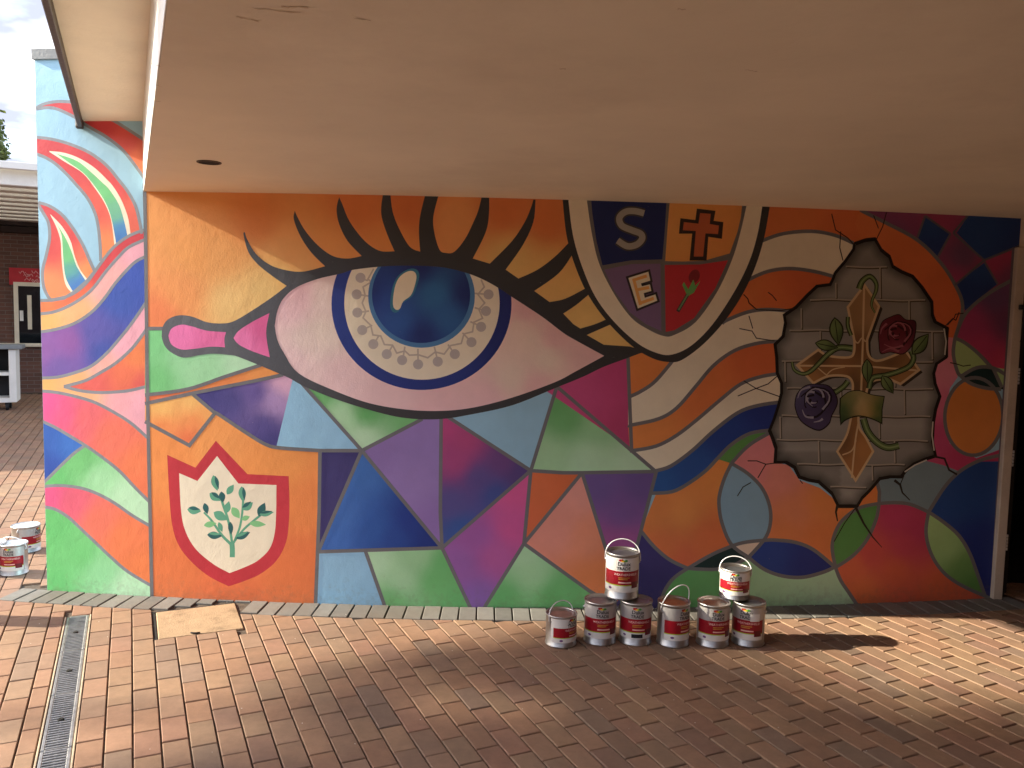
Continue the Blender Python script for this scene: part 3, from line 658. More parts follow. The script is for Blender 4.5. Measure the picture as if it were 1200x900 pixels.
P('painted_stripe', [(880, 236), (1050, 242), (1040, 262), (1028, 279), (1001, 287)]+rv(l1), [(920, 256, (228, 118, 44)), (1000, 265, (226, 108, 36))])
P('painted_stripe', l1+[(1002, 292), (990, 307), (980, 325)]+rv(l2), CREAM)
P('painted_stripe', l2+[(972.6, 333.7), (957.5, 335.6), (940, 358)]+rv(l3), [(880, 345, (228, 116, 42)), (940, 330, (222, 98, 34)), (900, 352, (226, 108, 38))])
P('painted_stripe', l3b[:-1]+[(800, 412), (830, 395)]+l3+[(922, 370), (921, 388), (912, 402)]+rv(l4), CREAM)
P('painted_stripe', [(735, 408), (800, 418)]+rv(l3b), [(750, 430, (232, 130, 44)), (745, 455, (230, 124, 42))])
P('painted_stripe', l4+[(913, 420), (920, 437)]+rv(l5), [(760, 508, (234, 134, 50)), (830, 460, (228, 116, 42)), (890, 420, (222, 100, 34))])
P('painted_stripe', l5+[(920, 450)]+rv(l6), CREAM)
P('painted_stripe', l6+[(912, 485), (904, 504)]+rv(l7), [(775, 568, (16, 84, 156)), (810, 550, (14, 76, 152)), (850, 505, (14, 58, 138)), (900, 485, (16, 46, 128))])
# circles and lenses, lower right
lensT = cr([(904, 506), (884, 517.3), (870.7, 528), (857, 543)])
P('painted_lens', cr([(840, 539), (857, 521), (878.7, 508), (904, 504)])+lensT, (92, 150, 74))
lbL = cr([(857, 543), (849, 560), (843.5, 578), (842.5, 592), (846, 613), (857, 638), (877, 653)])
lbR = cr([(857, 543), (876, 554.7), (892, 570.7), (901, 590), (903, 610), (897, 630), (877, 653)])
arcO = cr([(751, 622), (767, 641), (785, 656), (806, 666)])
arcT = cr([(806, 666), (828, 653), (847, 644), (870, 636), (897, 633), (911, 633), (932, 635.5), (953, 644), (979, 665)])
P('painted_circle', [(769, 578), (788, 576), (809, 565), (828, 551), (841, 538), (857, 543)]+lbL[:-5]+[(847, 644), (828, 653)]+[(806, 666)]+rv(arcO), [(800, 600, (234, 140, 56)), (840, 560, (234, 138, 50)), (770, 600, (230, 130, 50)), (830, 630, (226, 108, 44)), (800, 655, (224, 100, 48)), (780, 640, (228, 114, 48))])
P('painted_lens', lbL[:-4]+rv(lbR[:-4]), (136, 172, 194))
P('painted_circle', [(857, 543)]+rv(lensT)+[(909, 529), (908, 542), (924, 545), (937, 562.7), (961, 572), (975, 583), (982, 593), (985, 612), (976, 640), (979, 665)]+rv(arcT[20:])+rv(lbR[5:-5]), [(890, 525, (228, 132, 136)), (880, 550, (226, 130, 130)), (915, 560, (228, 134, 116)), (930, 600, (230, 132, 84)), (965, 590, (232, 132, 56)), (960, 630, (228, 120, 46)), (920, 625, (230, 126, 60))])
P('painted_lens', [(877, 653), (862, 640), (878.7, 635), (895, 634)], (238, 208, 184))
P('painted_lens', [(806, 666), (828, 653), (847, 644), (862, 640), (877, 653), (860, 662), (840, 667), (820, 667)], TEALD)
blb = cr([(877, 653), (894.7, 666.7), (916, 674.7), (940, 676.5), (964, 670.7), (979, 664)])
P('painted_lens', [(877, 653), (895, 634)]+arcT[24:]+rv(blb), [(900, 650, (16, 60, 142)), (950, 665, (12, 40, 124))])
P('painted_field', [(806, 666), (820, 667), (840, 667), (860, 662), (877, 653)]+blb+cr([(979, 665), (985, 680), (995, 695), (1009, 716)])+[(770, 716), (779, 692), (790, 677)], [(800, 690, (96, 164, 92)), (840, 690, (100, 166, 96)), (900, 690, (168, 206, 158)), (970, 695, (184, 216, 174)), (930, 700, (176, 212, 166))])
gl1 = cr([(979, 665), (975, 640), (981, 618.7), (992, 605), (1008, 594.7), (1030, 590)])
gl2 = cr([(1030, 590), (1026.7, 608), (1016, 632), (1000, 650.7), (979, 665)])
P('painted_lens', gl1+gl2, (88, 150, 74))
P('painted_patch', [(980, 592), (1003, 593), (992, 605), (982, 617)], (230, 128, 48))
P('painted_patch', [(1004, 594), (1012, 584), (1020, 574), (1027, 564), (1030.5, 576), (1030, 590)], (230, 126, 46))
gbt = cr([(1030, 590), (1048, 589), (1066.7, 591), (1088, 600)])
P('painted_circle', [(1029, 561), (1050, 561), (1061, 551), (1074.7, 541), (1096, 535), (1110, 538), (1126, 552)]+[(1104, 573), (1089, 599)]+rv(gbt), (124, 144, 152))
gl3 = cr([(1088, 600), (1085, 624), (1090.7, 648), (1104, 669), (1125, 685), (1160, 701)])
P('painted_circle', gbt+gl3+[(1160, 716), (1012, 716), (992, 690), (979, 664)]+rv(gl2), [(1050, 605, (196, 44, 96)), (1075, 620, (186, 42, 88)), (1020, 650, (214, 70, 64)), (1060, 640, (198, 52, 80)), (1050, 670, (214, 84, 44)), (1010, 690, (226, 106, 44)), (1100, 690, (216, 90, 42)), (1000, 665, (224, 96, 48))])
gl4 = cr([(1088, 600), (1104, 610.7), (1122.7, 626.7), (1136, 648), (1146.7, 677), (1154, 698)])
P('painted_lens', gl4+[(1160, 701)]+rv(gl3), [(1095, 615, (166, 200, 130)), (1110, 640, (156, 194, 122)), (1130, 665, (112, 160, 84)), (1140, 685, (92, 148, 70))])
ba = cr([(1180, 532), (1167, 534.5), (1146.7, 540), (1125, 552), (1106.7, 570.7), (1088, 600)])
P('painted_circle', ba+gl4+[(1162, 716), (1190, 700), (1190, 532)], [(1120, 580, (18, 70, 140)), (1150, 560, (16, 66, 136)), (1150, 640, (16, 44, 124)), (1160, 690, (14, 36, 120))])
# right of the painted hole
P('painted_field', [(1088, 384), (1116, 384), (1122, 442), (1113, 455), (1106, 490), (1113, 520), (1144, 537), (1190, 520), (1190, 540), (1146, 541), (1126, 553), (1105, 545), (1085, 540), (1084, 440)], [(1105, 440, (226, 128, 150)), (1114, 405, (222, 134, 140)), (1105, 470, (218, 104, 136)), (1103, 510, (206, 66, 118)), (1130, 540, (196, 48, 100)), (1160, 532, (190, 44, 96))])
oc = ell(1141, 488, 34, 45.5, 0.05)
P('painted_circle', oc, [(1141, 470, (222, 128, 40)), (1141, 520, (226, 132, 46))])
P('painted_circle', cr([(1119, 396), (1131, 368), (1156.6, 345), (1190, 326)])+[(1190, 438), (1160, 430), (1131, 403)], [(1165, 350, (112, 72, 112)), (1180, 380, (120, 60, 100)), (1140, 380, (170, 52, 106)), (1150, 405, (190, 46, 102)), (1172, 425, (196, 44, 92))])
P('painted_lens', cr([(1119, 396), (1131, 402), (1146, 414), (1161, 430)])+cr([(1144, 431), (1127, 440)])+cr([(1122, 436), (1117, 418), (1119, 396)]), (166, 190, 122))
P('painted_lens', cr([(1126, 441), (1144, 431), (1163, 432), (1180, 444)])+[(1182, 457)]+cr([(1173, 456), (1156.6, 455), (1138.7, 450), (1126, 441)]), TEALD)
P('painted_lens', [(1163, 430), (1186, 434), (1184, 455), (1174, 453)], (160, 188, 126))
oar = cr([(1008, 246), (1014.7, 249.6), (1036.7, 260.6), (1073, 280), (1098, 303), (1117, 330), (1128, 359.6), (1119, 396)])
P('painted_field', [(1004, 240), (1215, 246), (1215, 300), (1190, 328)]+cr([(1190, 326), (1156.6, 345), (1131, 368), (1126, 378)])+rv(oar[:-3]), [(1060, 255, (150, 60, 106)), (1100, 258, (172, 56, 100)), (1055, 265, (130, 66, 110)), (1130, 300, (116, 72, 106)), (1120, 330, (170, 56, 104)), (1190, 290, (178, 44, 84)), (1165, 310, (176, 48, 92)), (1180, 325, (130, 60, 96))])
for d in ([(1084, 253), (1113.7, 274), (1099, 301), (1075, 278)], [(1137, 249), (1220, 250), (1220, 284), (1195, 288), (1153, 304), (1121, 273)], [(1153, 308), (1169, 333), (1146.7, 350), (1131, 364), (1127, 352), (1119, 334)]):
    P('painted_diamond', d, [(d[0][0], d[0][1], (20, 66, 130)), (d[2][0], d[2][1], (18, 52, 118))])
P('painted_arc_band', oar+[(1110, 395), (1085, 380), (1060, 345), (1030, 320), (1010, 282), (1002, 262)], [(1060, 300, (226, 108, 36)), (1110, 350, (224, 102, 34)), (1020, 260, (228, 114, 40))])
# grey outlines of the field
G1 = [vline, [(170, 385), (205, 385)], stripA, stripB, [(170, 494), (222, 522), (252, 484), (226, 462)], zl, [(376, 528), (424, 528)], [(350, 445), (424, 528)], [(375, 528), (374, 600), (369.5, 716)], [(424, 528), (495, 491)], [(424, 528), n2], [n1, (373, 646)], [(373, 646.5), n2], [(428, 645), (453, 716)], [n2, (553, 716)],
      [(517, 488), (516, 600), n2], [(524, 488), n4], [n2, n4], [n4, n6], [n6, (769, 553)], [n4, (660, 554), n7, n8], [n4, n5], [n5, n7], [n7, (709, 640), (724, 695)], [n5, (690, 692), (730, 716)], [n5, (565, 716)], [(735.5, 410), n9], [n8, n10, (733, 690)],
      l3b, l4, l5, l6, l7, l1, l2, l3, lensT, lbL, lbR, arcO, arcT, blb, gl1, gl2, gl3, gl4, gbt, ba, cr([(979, 665), (985, 680), (995, 695), (1009, 716)]), cr([(806, 666), (790, 677), (779, 692), (770, 716)]), cr([(806, 666), (820, 667), (840, 667), (860, 662), (877, 653)]), [(1027, 563), (1030.5, 576), (1030, 590)],
      oar, cr([(1119, 396), (1131, 368), (1156.6, 345), (1190, 326)]), cr([(1119, 396), (1131, 402), (1146, 414), (1161, 430)]), cr([(1119, 396), (1117, 415), (1122, 436), (1127, 441)]), cr([(1126, 441), (1144, 431), (1163, 431), (1180, 440)]), cr([(1126, 441), (1138.7, 450), (1156.6, 455), (1173, 456)]), [(1163, 430), (1174, 454)]]
strokes('painted_outline', G1, (116, 112, 114), 4.2)
strokes('painted_outline', [{'p': oc, 'c': True}], (116, 112, 114), 4.2)
strokes('painted_outline', [[(1113.7, 274), (1084, 253)], [(1113.7, 274), (1099, 301)], [(1117, 273), (1137, 249)], [(1117, 273), (1153, 305), (1195, 288)], [(1153, 305), (1119, 334)], [(1153, 306), (1169, 333)], [(1084, 253), (1075, 278)], {'p': [(1187.5, 290), (1177, 455), (1170, 560), (1161.5, 704)], 'w': 3.5}], (104, 92, 104), 2.6)
# ---------------- leaf shield
sh = parent_sh = wall
so_ = T([(30, 115), (195, 190), (315, 33), (500, 228), (742, 240)]+cr([(742, 240), (746, 400), (742, 520), (725, 630), (670, 735), (580, 810), (480, 855), (390, 885)])+cr([(390, 885), (280, 830), (180, 750), (100, 650), (60, 530), (42, 350), (30, 115)]), 190, 510, 5)
P('painted_shield', so_, [(220, 560, (196, 22, 44)), (330, 620, (202, 26, 48)), (270, 680, (192, 20, 42))])
P('painted_shield_field', T([(100, 222), (207, 268), (322, 122), (447, 283), (670, 292)]+cr([(670, 292), (668, 450), (660, 570), (630, 665), (560, 735), (480, 775), (395, 808)])+cr([(395, 808), (300, 755), (200, 670), (140, 570), (112, 450), (100, 222)]), 190, 510, 5), CREAM)
SG, SD, SL = (92, 162, 130), (38, 96, 96), (128, 194, 128)
sprig = lambda p: T(p, 190, 510, 5)
strokes('painted_stem', [{'p': sprig(cr([(411, 715), (412, 670), (408, 625)])), 'w': 6}, {'p': sprig(cr([(405, 640), (350, 585), (290, 500), (245, 452)])), 'w': 3, 't': (1.2, .7)}, {'p': sprig(cr([(410, 630), (390, 510), (355, 400), (340, 345)])), 'w': 3}, {'p': sprig(cr([(420, 630), (455, 540), (470, 450), (475, 370)])), 'w': 2.6}, {'p': sprig(cr([(425, 620), (480, 550), (550, 490), (600, 450)])), 'w': 2.6}], SG, 3)
for (x, y, l, w, a, c, d) in [(312, 280, 95, 46, 75, SG, 1), (400, 318, 70, 38, -55, SG, 0), (310, 362, 78, 48, 35, SG, 1), (352, 362, 65, 38, 80, SD, 0), (470, 345, 92, 44, 85, SG, 1), (188, 440, 82, 48, 8, SG, 1), (257, 430, 68, 34, 75, SD, 0), (383, 422, 74, 40, -75, SG, 0), (342, 474, 92, 54, 30, SG, 0), (432, 455, 80, 46, 55, SL, 0), (502, 415, 74, 48, -35, SG, 1), (584, 435, 88, 48, -65, SD, 0), (612, 458, 85, 34, -10, SG, 1), (282, 522, 76, 36, -10, SL, 0), (342, 538, 62, 28, 70, SG, 0), (402, 545, 78, 30, 85, SD, 0), (308, 587, 88, 44, 5, SD, 1), (475, 587, 90, 40, -25, SD, 1), (490, 485, 52, 30, -20, SL, 0), (560, 520, 98, 36, 5, SL, 0)]:
    lp = leaf(x, y, l, w, R(a)); P('painted_sprig_leaf', sprig(lp), c)
    if d: P('painted_sprig_leaf', sprig(leaf(x+math.sin(R(a))*w*.22, y-math.cos(R(a))*w*.22, l*.86, w*.42, R(a))), SD if c is SG else SG)
# ---------------- the eye
EI = cr([(322, 382), (325, 365), (332, 350), (347, 337), (372, 327), (400, 320.5), (415, 316), (452, 312), (490, 311.5), (520, 313.5), (547, 320), (567, 328), (585, 338), (600, 348), (635, 371), (660, 390), (675, 399), (708, 417)])+cr([(708, 417), (675, 435), (650, 448), (600, 466), (555, 477.5), (517, 481.5), (477, 480), (433, 472.5), (390, 457), (350, 437.5), (333, 414), (325, 398), (322, 382)])
P('painted_eye_white', EI, [(340, 360, (242, 192, 195)), (350, 345, (240, 187, 191)), (360, 400, (244, 210, 198)), (380, 350, (244, 210, 201)), (345, 420, (243, 200, 198)), (400, 440, (244, 197, 195)), (450, 468, (243, 194, 192)), (517, 474, (242, 187, 187)), (570, 468, (242, 187, 187)), (620, 400, (243, 206, 186)), (640, 420, (244, 211, 190)), (615, 365, (235, 175, 174)), (650, 395, (239, 181, 176)), (690, 415, (240, 185, 179)), (630, 452, (240, 184, 180)), (600, 440, (244, 209, 190)), (380, 390, (244, 214, 198)), (610, 385, (243, 204, 186))])
CLIP[0] = EI
P('painted_iris_ring', ell(494, 356, 105.5, 101, 0, 90), [(494, 440, (20, 46, 128)), (400, 360, (22, 52, 138)), (590, 360, (14, 34, 110))], holes=[ell(494.5, 355, 90, 89, 0, 80)])
P('painted_iris_white', ell(494.5, 355, 91, 90, 0, 80), (240, 220, 192))
ct = lambda p: T(p, 360, 220, 4)
strokes('painted_chain', [ct([(312, 380), (285, 428), (300, 442), (262, 465), (272, 505), (258, 540), (275, 580), (262, 610), (298, 645), (308, 690), (345, 695), (362, 735), (400, 738), (420, 775), (458, 765), (480, 785), (520, 783), (565, 797), (600, 770), (642, 780), (672, 740), (722, 730), (735, 685), (775, 675), (782, 630), (822, 612), (805, 570), (832, 540), (800, 500), (830, 465), (815, 430)])]+
        [ct(p) for p in ([(285, 436), (255, 425)], [(290, 508), (235, 500)], [(290, 578), (240, 585)], [(305, 645), (262, 665)], [(335, 695), (315, 728)], [(400, 740), (380, 775)], [(458, 745), (448, 805)], [(519, 755), (520, 825)], [(596, 745), (612, 812)], [(660, 735), (690, 778)], [(728, 680), (768, 722)], [(765, 628), (815, 650)], [(785, 562), (836, 578)], [(785, 495), (848, 500)])], (196, 176, 158), 1.9)
for (x, y) in [(250, 422), (232, 500), (235, 585), (258, 667), (310, 733), (373, 780), (445, 808), (520, 828), (612, 815), (692, 780), (770, 724), (815, 652), (838, 578), (850, 500)]:
    P('painted_charm', ell(360+x/4, 220+y/4, 5.9, 5.9, 0, 18), (188, 172, 164))
P('painted_pupil', ell(494, 347, 62.5, 60.5, 0, 60), (66, 122, 172))
P('painted_pupil', ell(493.5, 345.5, 57.5, 56.5, 0, 60), [(450, 350, (18, 70, 152)), (510, 345, (28, 102, 158)), (525, 370, (24, 92, 154)), (495, 392, (10, 40, 112)), (545, 345, (10, 38, 108)), (490, 315, (10, 38, 110)), (440, 345, (10, 46, 122)), (470, 375, (20, 82, 158))])
CLIP[0] = None
hl = [(470, 190), (500, 135), (550, 102), (590, 102), (608, 135), (595, 200), (570, 260), (520, 300), (500, 345), (475, 355), (455, 330), (455, 270)]
hc = (530, 215)
P('painted_highlight', T([(hc[0]+(x-hc[0])*1.24, hc[1]+(y-hc[1])*1.13) for x, y in cr(hl, 4, True)], 380, 300, 5.625), (48, 120, 146))
P('painted_highlight', T(cr(hl, 4, True), 380, 300, 5.625), (244, 218, 184))
EO = (cr([(189.5, 394), (191, 382.5), (197.5, 374), (210, 369.5), (225, 371), (242.5, 377.5), (260, 379), (275, 376), (300, 361), (320, 347.5), (336, 335)])
      + cr([(336, 335), (320, 324), (302.5, 310), (291, 295), (285.5, 275), (287, 272)])+cr([(287, 272), (290, 281), (300, 297.5), (317.5, 311), (340, 317.5), (357.5, 318), (381, 312)])
      + cr([(381, 312), (365, 296), (352.5, 277.5), (344.5, 257.5), (345.5, 247)])+cr([(345.5, 247), (349, 255), (357.5, 270), (372.5, 287.5), (390, 300), (407.5, 303), (424, 300)])
      + cr([(424, 300), (407.5, 282.5), (397.5, 262.5), (394.5, 245), (397.5, 231)])+cr([(397.5, 231), (401, 239), (410, 260), (427.5, 282.5), (445, 294), (462.5, 294.5)])
      + cr([(462.5, 294.5), (454, 275), (447.5, 255), (447, 240), (450, 222)])+cr([(457, 222), (460, 247.5), (467.5, 267.5), (480, 289), (492.5, 295)])
      + cr([(492.5, 295), (491, 272.5), (492.5, 252.5), (500, 222)])+cr([(516, 222), (508, 252.5), (509, 272.5), (515, 292.5), (522.5, 296.5), (532.5, 295), (545, 280), (555, 260), (561, 245), (566, 224)])
      + cr([(573, 224), (573, 250), (569, 272.5), (554, 303)])+[(574, 309)]+cr([(574, 309), (600, 282.5), (615, 260), (622.5, 242.5), (625, 234)])+cr([(627.5, 234), (625, 260), (612.5, 287.5), (592.5, 316)])+[(607.5, 326.5)]
      + cr([(607.5, 326.5), (630, 316), (650, 301), (667, 284)])+cr([(672, 296), (655, 320), (626, 341)])+[(644, 354)]+cr([(644, 354), (662.5, 350), (686, 338)])+cr([(690, 345), (675, 357.5), (660, 367.5)])+[(672, 380), (680, 385)]+cr([(680, 385), (697, 380), (711, 374)])+cr([(716, 380), (700, 387), (687.5, 392.5)])
      + [(707.5, 404), (737.5, 406), (760, 412)]+cr([(750, 414), (734, 420), (707, 430), (683, 441.5), (650, 455), (600, 475), (550, 486), (517, 491), (483, 490.7), (450, 485), (400, 470), (358, 453.5), (338, 442.6), (304, 428), (279, 418), (270, 416), (250, 414.5), (235, 416), (215, 419), (200, 412.5), (192.5, 404), (189.5, 394)]))
dk = [(230, 395, (98, 98, 104)), (320, 360, (84, 84, 90)), (400, 330, (66, 66, 70)), (520, 300, (60, 58, 58)), (650, 370, (58, 56, 56)), (500, 486, (62, 60, 62))]
P('painted_eyelid', EO, dk, holes=[EI])
c5 = lambda p: T(p, 160, 210, 4)
P('painted_tear_duct', c5(cr([(150, 735), (165, 700), (210, 682), (260, 690), (330, 710), (420, 717)])+cr([(420, 717), (412, 750), (415, 788)])+cr([(415, 788), (350, 785), (270, 795), (210, 798), (165, 775), (150, 735)])), [(205, 385, (236, 110, 170)), (255, 398, (232, 98, 158))])
P('painted_tear_duct', c5(cr([(455, 745), (480, 710), (550, 665), (623, 628)])+cr([(623, 628), (608, 720), (625, 835)])+cr([(625, 835), (540, 805), (480, 775), (455, 745)])), [(285, 396, (236, 112, 170)), (305, 385, (224, 84, 146))])
# ---------------- the lettered crest
CC = lambda p: T(p, 640, 225, 4)
co = CC([(76, -10)]+cr([(78, 45), (95, 200), (130, 330), (190, 470), (280, 600), (400, 720), (500, 780), (580, 797), (640, 785), (740, 710), (840, 600), (920, 480), (980, 350), (1020, 220), (1047, 75)])+[(1052, -10)])
ci = CC([(103, -10)]+cr([(105, 45), (125, 200), (165, 340), (230, 490), (320, 610), (430, 710), (520, 755), (590, 762), (680, 720), (780, 620), (880, 470), (950, 330), (990, 200), (1012, 72)])+[(1017, -10)])
cg = CC([(190, -10)]+cr([(192, 48), (215, 200), (250, 340), (320, 480), (400, 590), (480, 645), (550, 675), (600, 670), (700, 610), (800, 470), (870, 320), (910, 190), (938, 68)])+[(942, -10)])
P('painted_crest', co, (58, 55, 54)); P('painted_crest_border', ci, (240, 220, 190)); P('painted_crest_frame', cg, (112, 106, 104))
P('painted_crest_quarter', [(692, 225), (781.5, 227), (779, 270), (776, 304), (740, 305), (706, 311), (699, 283), (694, 250)], (14, 34, 96))
P('painted_crest_quarter', [(785.5, 227), (871, 227), (868, 255), (864, 272), (855, 297), (825, 305.5), (800, 306.5), (779.5, 306), (782, 270)], [(800, 260, (238, 160, 70)), (850, 280, (232, 146, 60))])
P('painted_crest_quarter', [(708, 316), (740, 309.5), (774, 309), (775, 388), (757, 380), (738, 366), (720, 341)], (128, 98, 136))
P('painted_crest_quarter', [(779, 310.5), (820, 310), (853, 305), (838, 338), (813, 373), (790, 387), (780, 389)], (198, 18, 36))
D8 = lambda p: T(p, 680, 235, 5.455)
sp_ = D8(cr([(408, 82), (350, 68), (290, 72), (250, 110), (265, 160), (330, 190), (385, 212), (395, 245), (360, 282), (300, 292), (238, 256)]))
strokes('painted_letter_outline', [sp_], (72, 66, 66), 11.5); strokes('painted_letter', [sp_], (170, 162, 152), 7.4)
P('painted_crest_cross', D8([(745, 52), (864, 66), (852, 130), (914, 138), (905, 245), (818, 232), (807, 384), (698, 384), (715, 212), (630, 212), (640, 113), (735, 125)]), (52, 36, 30))
P('painted_crest_cross', D8([(765, 80), (834, 85), (827, 150), (886, 160), (880, 215), (800, 210), (785, 358), (725, 358), (738, 195), (655, 190), (662, 138), (755, 148)]), (196, 92, 40))
ep = D8([(307, 495), (435, 455), (447, 512), (388, 530), (393, 548), (445, 536), (454, 578), (405, 592), (412, 622), (480, 600), (492, 640), (368, 690)])
strokes('painted_letter_outline', [{'p': ep, 'c': True}], (48, 42, 46), 5.0); P('painted_letter', ep, (244, 222, 190))
strokes('painted_letter_core', [D8([(340, 500), (385, 668)]), D8([(335, 510), (425, 482)]), D8([(365, 570), (440, 556)]), D8([(385, 655), (470, 625)])], (240, 170, 80), 3.6)
strokes('painted_tulip', [{'p': D8([(622, 710), (690, 595)]), 'w': 4.2}], (72, 60, 58), 4)
P('painted_tulip', D8(ell(728, 485, 34, 46, .4, 18)), (136, 22, 34))
P('painted_tulip', D8([(685, 612), (652, 540), (662, 520), (690, 568), (722, 505), (735, 545), (768, 512), (725, 590)]), (104, 176, 88))
strokes('painted_tulip', [{'p': D8([(628, 700), (692, 590)]), 'w': 2}], (120, 150, 100), 2)
# ---------------- the broken hole with cross and roses
HK = T([(320, 70), (355, 58), (385, 55), (405, 90), (430, 110), (440, 140), (465, 155), (500, 170), (530, 205), (560, 250), (562, 290), (570, 310), (608, 330), (605, 375), (605, 420), (575, 440), (566, 470), (570, 500), (585, 540), (572, 580), (565, 620), (562, 680), (572, 725), (540, 735), (505, 750), (480, 770), (465, 790), (430, 790), (400, 795), (370, 830), (345, 855), (330, 880), (270, 880), (250, 840), (210, 805), (180, 800), (150, 790), (135, 760), (110, 745), (75, 745), (78, 700), (68, 670), (58, 645), (72, 610), (85, 570), (95, 530), (95, 500), (82, 470), (80, 420), (75, 380), (100, 355), (107, 315), (103, 290), (140, 265), (175, 228), (205, 200), (245, 195), (255, 175), (260, 160), (290, 125), (318, 85)], 880, 260, 2.646)
RW = [281, 312, 350.7, 386.6, 422.5, 454.6, 486.8, 515, 543.5, 570, 600]
VJ = [[], [979, 1031], [938.6, 1065], [961, 1092], [919.7, 1048], [951, 1059.5, 985], [914, 1030], [959, 1048], [935, 1022], []]
hr = random.Random(4)
BT = [[hr.uniform(0.8, 1.2) for _ in range(6)] for _ in range(12)]
def hole_col(x, y):
    r = 0
    while r < 9 and y > RW[r+1]: r += 1
    c = sum(1 for v in VJ[r] if x > v); k = BT[r][c]
    fy = (y-RW[r])/(RW[r+1]-RW[r]); k *= 1.12-0.34*abs(fy-0.4)
    d = min(math.hypot(x-p[0], y-p[1]) for p in HD); k *= min(1.0, 0.2+d/17)
    if y > 530 and x < 985: k *= 0.75
    b = lin((146, 139, 132)); return (b[0]*k, b[1]*k, b[2]*k)
HD = densify(HK, 6)
def hp(name):
    pts, f_, cs_ = fill_geo(HK, hole_col, (), 4.0); return to_wall(pts, f_, cs_, name)
hcx, hcy = 1005, 440
P('painted_break_backing', [(hcx+(x-hcx)*1.022, hcy+(y-hcy)*1.018) for x, y in HK], (30, 25, 22))  # dark backing that closes slivers round the hole
hp('painted_broken_hole')
def clipline(a, b):
    n = max(2, int(math.hypot(b[0]-a[0], b[1]-a[1])/3)); out = []; cur = []
    for i in range(n+1):
        p = (a[0]+(b[0]-a[0])*i/n, a[1]+(b[1]-a[1])*i/n+0.5*math.sin(p0+i*.35) if True else 0)
        if inside(p, HK) and min((p[0]-q[0])**2+(p[1]-q[1])**2 for q in HD) > 20: cur.append(p)
        else:
            if len(cur) > 2: out.append(cur)
            cur = []
    if len(cur) > 2: out.append(cur)
    return out
mort = []; p0 = 0.0
for i, y in enumerate(RW[1:-1]): p0 = i*1.7; mort += clipline((895, y), (1120, y+1.5))
for r, l_ in enumerate(VJ):
    for v in l_: mort += clipline((v, RW[r]+1), (v+.5, RW[r+1]-1))
strokes('painted_mortar', [[(q[0]+1.1, q[1]+1.3) for q in ln] for ln in mort], (70, 60, 54), 1.8)
strokes('painted_mortar', mort, (172, 158, 142), 1.7)
# cross
XO = [(1013, 334)]+[(1030, 359), (1016, 398)]+cr([(1016, 398), (1016.8, 413), (1022, 421), (1033, 422), (1061, 411)])+[(1077, 433.5), (1055, 450), (1042, 444)]+cr([(1042, 444), (1024, 446), (1016, 456), (1015, 470)])+[(999, 470)]+cr([(999, 458), (998.7, 448), (992, 441), (971, 440.7), (953, 449)])+[(934, 428), (958.7, 410)]+cr([(958.7, 410), (971, 417), (994.7, 418.7), (1000.7, 412), (1001, 399)])+[(993.4, 360)]
XB = [(1001, 480)]+cr([(997, 490), (992, 510), (981, 529)])+[(1002.6, 563), (1023, 529)]+cr([(1023, 529), (1014, 512), (1006.5, 500), (1006, 480)])
P('painted_cross_shadow', [(x+4, y+3) for x, y in XO], (50, 42, 38))
xg = [(1005, 370, (160, 118, 76)), (1020, 370, (178, 134, 90)), (1008, 405, (128, 84, 48)), (960, 420, (104, 74, 48)), (950, 440, (176, 120, 66)), (985, 430, (150, 100, 58)), (1045, 425, (124, 86, 52)), (1058, 440, (168, 116, 66)), (1004, 450, (110, 76, 48)), (1014, 440, (150, 104, 60))]
P('painted_cross', XO, xg)
P('painted_cross', XB, [(990, 520, (120, 82, 50)), (1010, 525, (184, 122, 62)), (1000, 550, (170, 112, 60))])
tan = (214, 178, 130)
strokes('painted_cross_edge', [{'p': XO, 'c': True, 'w': 2.8}, {'p': XB, 'c': True, 'w': 2.6}, {'p': [(1012.5, 336), (1011, 400), (1009, 458)], 'w': 2.4}, {'p': [(936, 428.5), (1010, 429), (1074, 434)], 'w': 2.2}, {'p': cr([(1006, 494), (1002, 518), (998, 560)]), 'w': 2}, {'p': cr([(1003, 516), (998, 528), (987, 533)]), 'w': 1.6}, {'p': cr([(1001, 398), (1005, 402), (1010, 396), (1014, 400), (1017, 396)]), 'w': 1.5}, {'p': cr([(968, 440), (976, 433), (990, 430)]), 'w': 1.3}, {'p': cr([(957, 430), (964, 436), (969, 440)]), 'w': 1.3}], tan, 2.4)
VG, VD = (92, 112, 66), (34, 42, 28)
LL = lambda p: T(p, 960, 320, 6.43)
MM = lambda p: T(p, 920, 400, 7.5)
NN = lambda p: T(p, 960, 440, 5.627)
vines = [{'p': LL(cr([(300, 120), (325, 60), (380, 25), (425, 70), (428, 130), (400, 200), (395, 250), (420, 300)])), 'w': 4.2, 't': (1.2, .3)}, {'p': MM(cr([(60, 180), (80, 250), (150, 285), (220, 265), (300, 190), (380, 110), (470, 55), (590, 62)])), 'w': 4.0, 't': (.5, 1.3)}, {'p': LL(cr([(375, 870), (400, 790), (500, 770), (600, 740), (680, 700), (710, 640), (690, 585)])), 'w': 4.4}, {'p': MM(cr([(430, 455), (510, 400), (552, 350)])), 'w': 4.4}, {'p': NN(cr([(290, 285), (320, 370), (380, 440), (450, 475), (525, 462)])), 'w': 6.2}, {'p': LL(cr([(215, 330), (215, 400), (240, 470)])), 'w': 2.5}]
strokes('painted_vine_outline', [dict(q, w=q['w']+2.4) for q in vines], VD); strokes('painted_vine', vines, VG)  # wider dark stroke edges each vine
strokes('painted_vine_light', [dict(q, w=q['w']*.35) for q in vines], (138, 156, 96))
